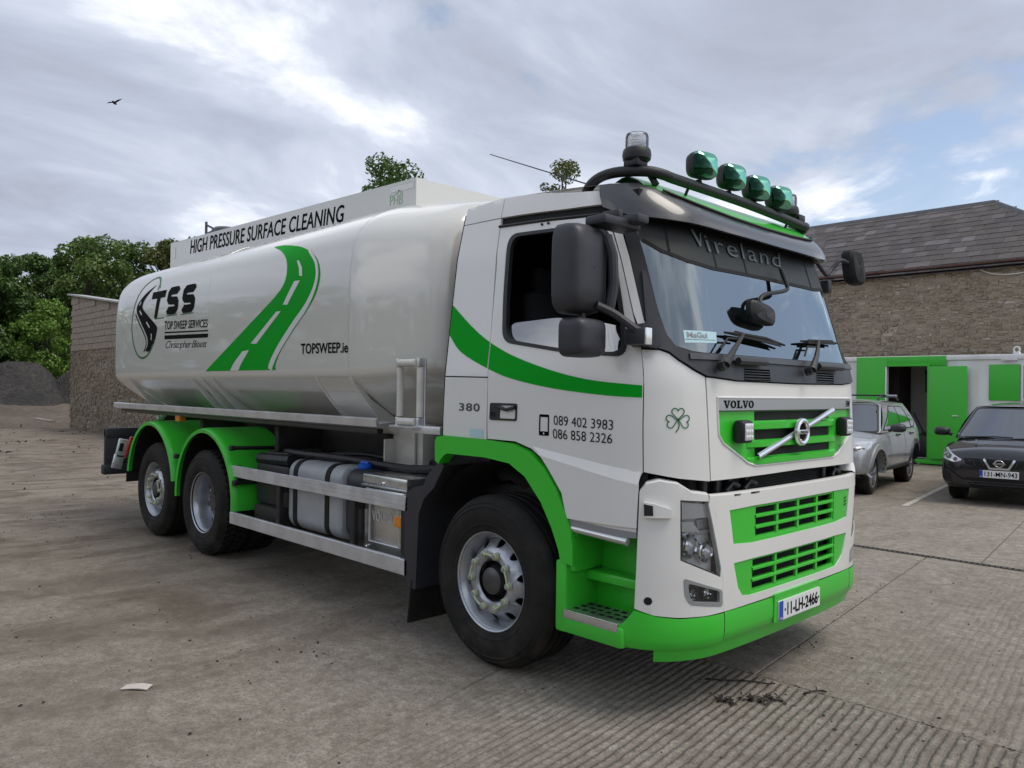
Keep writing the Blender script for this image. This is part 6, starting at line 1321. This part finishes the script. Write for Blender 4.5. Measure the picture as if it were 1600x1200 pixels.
def silver_front(car, PL, fS, sS, tS, GH):
    for sg in (1, -1):
        q = lambda P_: [(sg*a, b) for a, b in P_]
        mb = MB(); mb.patch(roundpoly(q([(.50,.76),(.86,.80),(.84,.92),(.70,.93),(.52,.84)]), .03), fS, .012, .02, (), .05); hl = PL('headlight', mb, 'headlamp')
        mb = MB(); mb.patch(roundpoly(q([(.56,.775),(.82,.80),(.80,.83),(.60,.82)]), .02), fS, .016, .01, (), .05); PL('headlight_unit', mb, 'steel_dark', hl)
        # dark cladding round the arches and along the sill
        for x in (1.335, -1.335):
            mb = MB(); a = np.linspace(math.radians(-12), math.radians(192), 26); r0, r1 = .415, .50; S = sS(sg)
            mb.grid([[S(x+r*math.cos(t), max(.33, .365+r*math.sin(t)), .012+o) for r, o in ((r0-.02,-.03),(r0,.006),(r1,.006),(r1+.008,-.012))] for t in a]); PL('arch_cladding', mb, 'plastic_dark' if x < 0 else 'grey_band')
        mb = MB(); S = sS(sg); mb.grid([[S(x, z, o) for z, o in ((.34,.01),(.38,.02),(.44,.02),(.46,.0))] for x in np.linspace(-.86,.86,12)]); PL('sill_cladding', mb, 'plastic_dark')
        m_ = door_mirror(PL, GH, sg, 'plastic_dark', 1.13, .70, .93)
        for x in (.02, -1.0):
            mb = MB(); mb.tube([S(x+.08,.985,.03), S(x-.06,.985,.03)], .014, 6); mb.patch(circ((x+.09,.985),.03,10), S, .012, .006, (), .05); PL('door_handle', mb, 'plastic_black')
        mb = MB()
        for xx in (.62,-.46,-1.22): stroke(mb, [(xx,.40),(xx+.02,.75),(xx+.03,1.0)], .010, S, .004)
        PL('door_gap', mb, 'shadow_black')
        mb = MB(); mb.tube(catmull([(.30,sg*.60,1.62),(.15,sg*.60,1.675),(-.9,sg*.60,1.675),(-1.15,sg*.60,1.62)], 4), .018, 8); PL('roof_rail', mb, 'plastic_dark')
    mb = MB(); mb.span((-.05,-.66,1.685),(.03,.66,1.715),.01); PL('roof_bar', mb, 'plastic_black'); mb = MB(); mb.span((-.85,-.66,1.685),(-.78,.66,1.715),.01); PL('roof_bar', mb, 'alu')
    mb = MB(); mb.patch(roundpoly([(-.45,.72),(.45,.72),(.48,.86),(-.48,.86)], .03), fS, .010, .02, (), .06); PL('grille', mb, 'plastic_black'); mb = MB(); mb.patch(roundpoly([(-.75,.30),(.75,.30),(.7,.52),(-.7,.52)], .05), fS, .010, .02, (), .06); PL('bumper_cladding', mb, 'plastic_dark')
    mb = MB(); mb.patch(rrect(-.26,.55,.26,.66,.01), fS, .025, .01, (), .1); PL('number_plate', mb, 'plate_white')
    mb = MB(); mb.patch([(-.3,.02),(.2,.02),(.2,.10),(-.3,.10)], lambda u, v, o: GH('f', u*1.5, v+.02, .014), .0, .001, (), .2, skirt=False); PL('windscreen_paper', mb, 'sticker_blue')
def black_front(car, PL, fS, sS, tS, GH):
    for sg in (1, -1):
        q = lambda P_: [(sg*a, b) for a, b in P_]
        mb = MB(); mb.patch(roundpoly(q([(.50,.70),(.60,.655),(.80,.72),(.845,.82),(.78,.88),(.66,.80)][:]), .03), fS, .010, .02, (), .05); hl = PL('headlight', mb, 'headlamp')
        mb = MB()
        for y, z, r in ((.70,.755,.045),(.60,.71,.03)): mb.patch(circ((sg*y,z),r,14), fS, .014, .004, (), .05)
        PL('headlight_unit', mb, 'steel_dark', hl)
        mb = MB(); mb.patch(roundpoly(q([(.62,.34),(.80,.36),(.82,.50),(.70,.52)]), .03), fS, .006, .02, (), .05); mb.patch(circ((sg*.72,.44),.045,12), fS, .010, .004, (), .05); PL('fog_light', mb, 'plastic_black')
        mb = MB(); stroke(mb, q([(.86,.585),(.74,.555),(.62,.47),(.50,.385),(.34,.365)]), [.030,.032,.034,.03,.03], fS, .022, sub=.05); PL('bumper_crease', mb, 'car_black')
        door_mirror(PL, GH, sg, 'plastic_black', 1.09, .72, .92); S = sS(sg)
        mb = MB()
        for xx in (.62,-.46,-1.2): stroke(mb, [(xx,.35),(xx+.02,.75),(xx+.03,1.0)], .010, S, .004)
        PL('door_gap', mb, 'shadow_black')
        mb = MB(); stroke(mb, [(.86,sg*.40),(1.2,sg*.43),(1.8,sg*.36)], .03, tS, .010); PL('bonnet_crease', mb, 'car_black')
    mb = MB(); mb.patch(roundpoly([(-.50,.735),(.50,.735),(.44,.625),(.16,.585),(-.16,.585),(-.44,.625)], .03), fS, .004, .02, (), .05); gr = PL('grille', mb, 'shadow_black')
    mb = MB()
    for k in (-3,-2,2,3): stroke(mb, [(k*.115+.02*np.sign(k),.72),(k*.105,.62)], .014, fS, .012)
    PL('grille_bar', mb, 'plastic_dark', gr)
    mb = MB(); stroke(mb, [(-.205,.735),(-.125,.590),(.125,.590),(.205,.735)], .030, fS, .03, sub=.04); PL('grille_chevron', mb, 'alu_bright', gr)
    x = fS(0,.66,.0)[0]; pf = lambda u, v, o: (x+.035+o, u, v)
    mb = MB(); mb.tube([(x+.035, .062*math.cos(a), .668+.050*math.sin(a)) for a in np.linspace(0, 2*PI, 24, endpoint=False)], .008, 6, closed=True); mb.patch(rrect(-.082,.655,.082,.681,.004), pf, .006, .008, (), .1); b_ = PL('badge', mb, 'alu_bright', gr)
    mb = MB(); text_on(mb, 'NISSAN', (-.07,.660), (.07,.660), (-.07,.676), (.07,.676), pf, .008, .02); PL('badge_lettering', mb, 'black_decal', gr)
    x2 = fS(0,.50,0)[0]; pp = lambda u, v, o: (x2+.04+o, u, v)
    mb = MB(); mb.patch(rrect(-.26,.448,.26,.559,.006), pp, 0, .03, (), .2); pl = PL('number_plate', mb, 'plate_white')
    mb = MB(); mb.patch([(-.26,.448),(-.215,.448),(-.215,.559),(-.26,.559)], pp, .0015, .001, (), .3, skirt=False); PL('plate_band', mb, 'plate_blue', pl)
    mb = MB(); text_on(mb, '131-MN-943', (-.19,.468), (.24,.468), (-.19,.542), (.24,.542), pp, .002, .015); PL('plate_lettering', mb, 'black_decal', pl)
    mb = MB(); text_on(mb, 'IRL', (-.253,.455), (-.222,.455), (-.253,.470), (-.222,.470), pp, .003, .02); PL('plate_country_code', mb, 'white_decal', pl)
    mb = MB(); mb.patch(roundpoly([(-.46,.43),(.46,.43),(.40,.30),(-.40,.30)], .03), fS, .006, .02, (), .06)
    lg = PL('lower_grille', mb, 'shadow_black'); mb = MB()
    for z in (.335,.375): stroke(mb, [(-.42,z),(.42,z)], .012, fS, .016)
    PL('grille_bar', mb, 'plastic_dark', lg)
    mb = MB(); mb.tube([GH('f',-.8,.02,.03), GH('f',-.2,.06,.035), GH('f',.1,.05,.03)], .012, 6); mb.tube([GH('f',.1,.01,.03), GH('f',.6,.06,.03)], .012, 6); PL('wiper', mb, 'shadow_black')
    mb = MB(); mb.patch(roundpoly([(.0,.80),(.16,.80),(.16,.88),(.0,.88)], .02), lambda u, v, o: GH('f', u-.08, v, -.02), 0, .01, (), .2); PL('inner_mirror', mb, 'plastic_black')
ST = lambda L, W, s, up=0.: [(x*L, w*W, zb+up, zs*s, zt*s) for x, w, zb, zs, zt in [(-2.15,.66,.44,.80,.86),(-2.12,.82,.38,.95,1.0),(-2.02,.90,.32,1.0,1.04),(-1.7,.965,.26,1.0,1.06),(-1.2,.995,.23,.99,1.05),(-.5,1.,.22,.97,1.04),(.3,1.,.22,.955,1.035),(.8,1.,.22,.94,1.03),(1.2,.995,.23,.91,1.0),(1.6,.975,.24,.865,.955),(1.9,.935,.25,.81,.90),(2.04,.895,.26,.785,.865),(2.11,.84,.28,.74,.80),(2.15,.74,.33,.67,.71)]]
make_car('silver_suv', 'silver high riding car with black roof bars parked beside the open cabin door', 'car', (-2.735,10.58,0), math.atan2(-.993,.12), 'car_silver', ST(1.0,.905,1.06,.12), ((1.08,-2.02,.80,1.04),(.28,-1.62,.60,1.55),1.63), .345, 2.67, 1.56, silver_front)
make_car('black_hatchback', 'black car with a chrome grille chevron parked in front of the cabin', 'car', (-.19,11.46,0), math.atan2(-.99,.137), 'car_black', ST(1.0,.885,1.0), ((1.12,-2.0,.78,.99),(.25,-1.55,.58,1.52),1.605), .335, 2.63, 1.54, black_front)
# ================================================================ litter, stones, bird
t = NT('paper'); n = t.noise(t.pos('World'), 30, 5, .6); t.set(base=t.mix(n, (.42,.38,.35), (.58,.54,.50)), rough=.8); MT['paper'] = t.m
mb = MB(); cx, cy = -1.075, -2.925; u = np.array((.717,.697))*.075; w = np.array((-.697,.717))*.037; q = [(-1,-1),(-.2,-.95),(.5,-1.1),(1,-.9),(1.02,.9),(.2,1.05),(-.95,1)]
G = [(cx+a*u[0]+b*w[0], cy+a*u[1]+b*w[1], .006+.008*((i*7) % 3)/2) for i, (a, b) in enumerate(q)]; mb.add(G+[(a,b,c-.004) for a, b, c in G], [list(range(7)), list(range(7,14))[::-1]]+[[i,(i+1) % 7,7+(i+1) % 7,7+i][::-1] for i in range(7)])
tag(mb.build('paper_scrap', MT['paper'], None, smooth=False, origin=(cx,cy,0)), 'scrap of pale card lying on the dirty concrete in the foreground', 'litter')
mat('grit_dark', (.035,.03,.026), .9, var=.4, scale=30); mat('grit_pale', (.24,.22,.19), .9, var=.3, scale=30)
def scatter(name, n, reg, smin, smax, m, seed, flat=.55):
    rs = np.random.RandomState(seed); mb = MB(); v0 = np.array([(1,0,0),(-1,0,0),(0,1,0),(0,-1,0),(0,0,1),(0,0,-1)], float); f0 = [[0,2,4],[2,1,4],[1,3,4],[3,0,4],[2,0,5],[1,2,5],[3,1,5],[0,3,5]]
    cl = [(rs.uniform(reg[0],reg[1]), rs.uniform(reg[2],reg[3])) for _ in range(max(4, n//45))]
    for i in range(n):
        if rs.rand() < .55: c = cl[rs.randint(len(cl))]; x, y = c[0]+rs.normal()*.22, c[1]+rs.normal()*.12
        else: x, y = rs.uniform(reg[0],reg[1]), rs.uniform(reg[2],reg[3])
        s = smin*(smax/smin)**(rs.rand()**2.2); a = rs.uniform(0,6.28); v = v0*(1+rs.uniform(-.35,.35,(6,1)))*s*np.array((1,rs.uniform(.5,1),flat)); ca, sa = math.cos(a), math.sin(a)
        mb.add(np.stack([x+v[:,0]*ca-v[:,1]*sa, y+v[:,0]*sa+v[:,1]*ca, v[:,2]+s*.3], 1), f0)
    o = mb.build(name, MT[m], None, smooth=False); o['kind'] = 'stuff'; o['label'] = 'scattered grit and small stones lying on the concrete yard' if m == 'grit_dark' else 'scattered pale chippings lying on the concrete yard'
scatter('grit', 1700, (-9,2.6,-3.9,1.2), .003, .013, 'grit_dark', 1); scatter('grit', 260, (-.2,2.6,-1.6,4.), .003, .014, 'grit_dark', 4); scatter('chippings', 300, (-11,2.5,-3.9,1.5), .004, .014, 'grit_pale', 2); scatter('grit', 900, (-40,-9,-6,4.1), .012, .06, 'grit_dark', 3)
# earth crumbs lodged along the joints
rs = np.random.RandomState(9); mb = MB(); v0 = np.array([(1,0,0),(-1,0,0),(0,1,0),(0,-1,0),(0,0,1),(0,0,-1)], float); f0 = [[0,2,4],[2,1,4],[1,3,4],[3,0,4],[2,0,5],[1,2,5],[3,1,5],[0,3,5]]
def along(a, b, n, w):
    for i in range(n):
        t_ = rs.rand(); t_ = t_ if rs.rand() < .5 else (int(t_*7)+.5+rs.normal()*.10)/7
        s = .002+.006*rs.rand()**2; q = np.array(a)*(1-t_)+np.array(b)*t_+rs.normal(size=2)*w
        v = v0*(1+rs.uniform(-.4,.4,(6,1)))*s*np.array((1.3,1,.5)); mb.add(v+np.array((q[0],q[1],s*.25)), f0)
along((.60,-.11),(3.0,-.11), 110, .012); along((1.16,-.05),(.68,4.3), 120, .016)
o = mb.build('joint_crumbs', MT['grit_dark'], None, smooth=False); o['kind'] = 'stuff'; o['label'] = 'dark earth crumbs lodged along the joints of the concrete slabs'
def twig(pts, r, lab, origin):
    mb = MB(); mb.tube(catmull(pts, 4), r, 5)
    for i in range(len(pts)): 
        p = np.array(pts[i]); mb.tube([p, p+np.array((.03*math.cos(i*2.1),.03*math.sin(i*2.1),.012))], r*.7, 4)
    tag(mb.build('twig', MT['grit_dark'], None, origin=origin), lab, 'twig')
twig([(1.02,-.42,.008),(1.12,-.36,.015),(1.20,-.27,.010),(1.33,-.22,.014)], .005, 'thin dark twig on the concrete under the front bumper', (1.02,-.42,0))
twig([(1.52,-.20,.008),(1.56,-.12,.015),(1.60,-.08,.010)], .005, 'short dark twig on the concrete in front of the number plate', (1.52,-.2,0))
# weeds in the joint under the bumper
mb = MB(); rs = np.random.RandomState(5)
for c in ((1.36,-.50),(1.43,-.40),(1.27,-.62)):
    for i in range(26):
        a = rs.uniform(0,6.28); l = rs.uniform(.02,.06); p = np.array((c[0]+rs.normal()*.035, c[1]+rs.normal()*.02, .004)); d = np.array((math.cos(a)*l, math.sin(a)*l, rs.uniform(.0,.018))); s_ = np.array((-math.sin(a),math.cos(a),0))*.006
        mb.add([p-s_, p+d*.5-s_*1.4+np.array((0,0,.006)), p+d, p+d*.5+s_*1.4+np.array((0,0,.006))], [[0,1,2,3]])
o = mb.build('weeds', MT['grit_dark'], None, smooth=False); o['kind'] = 'stuff'; o['label'] = 'dry dark weed scraps on the concrete under the bumper'
# planks lying at the foot of the wall, kerb of earth
mat('plank_wood', (.34,.30,.25), .8, var=.3, scale=6)
mb = MB(); mb.box((-30.6,3.55,.32), (1.5,.22,.06), .01, 1, (0,.04,.15)); tag(mb.build('plank', MT['plank_wood']), 'pale plank lying on the earth at the left foot of the wall', 'plank')
# bird
mat('bird_black', (.012,.012,.014), .6)
b = MB(); c = np.array((-30.,5.68,12.97)); u_ = np.array((.70,.714,.0)); 
b.tube([c-np.array((.12,-.1,.0))*1.2, c-np.array((.05,-.04,0)), c+np.array((.05,-.05,0)), c+np.array((.14,-.13,.0))*1.0], [.02,.055,.05,.015], 8)
for sg, e in ((1,.12),(-1,-.08)):
    P0 = c; P1 = c+sg*u_*.16+np.array((0,0,.045+e*.4)); P2 = c+sg*u_*.33+np.array((0,0,.05+e)); ch = np.array((.72,-.70,0))
    b.add([P0-ch*.07, P0+ch*.07, P1+ch*.07, P2+ch*.0, P1-ch*.06, P1+np.array((0,0,.012))], [[0,1,2,5],[0,5,4],[5,2,3],[4,5,3]])
tag(b.build('bird', MT['bird_black'], None, origin=tuple(c)), 'small dark bird gliding high in the cloudy sky', 'bird')
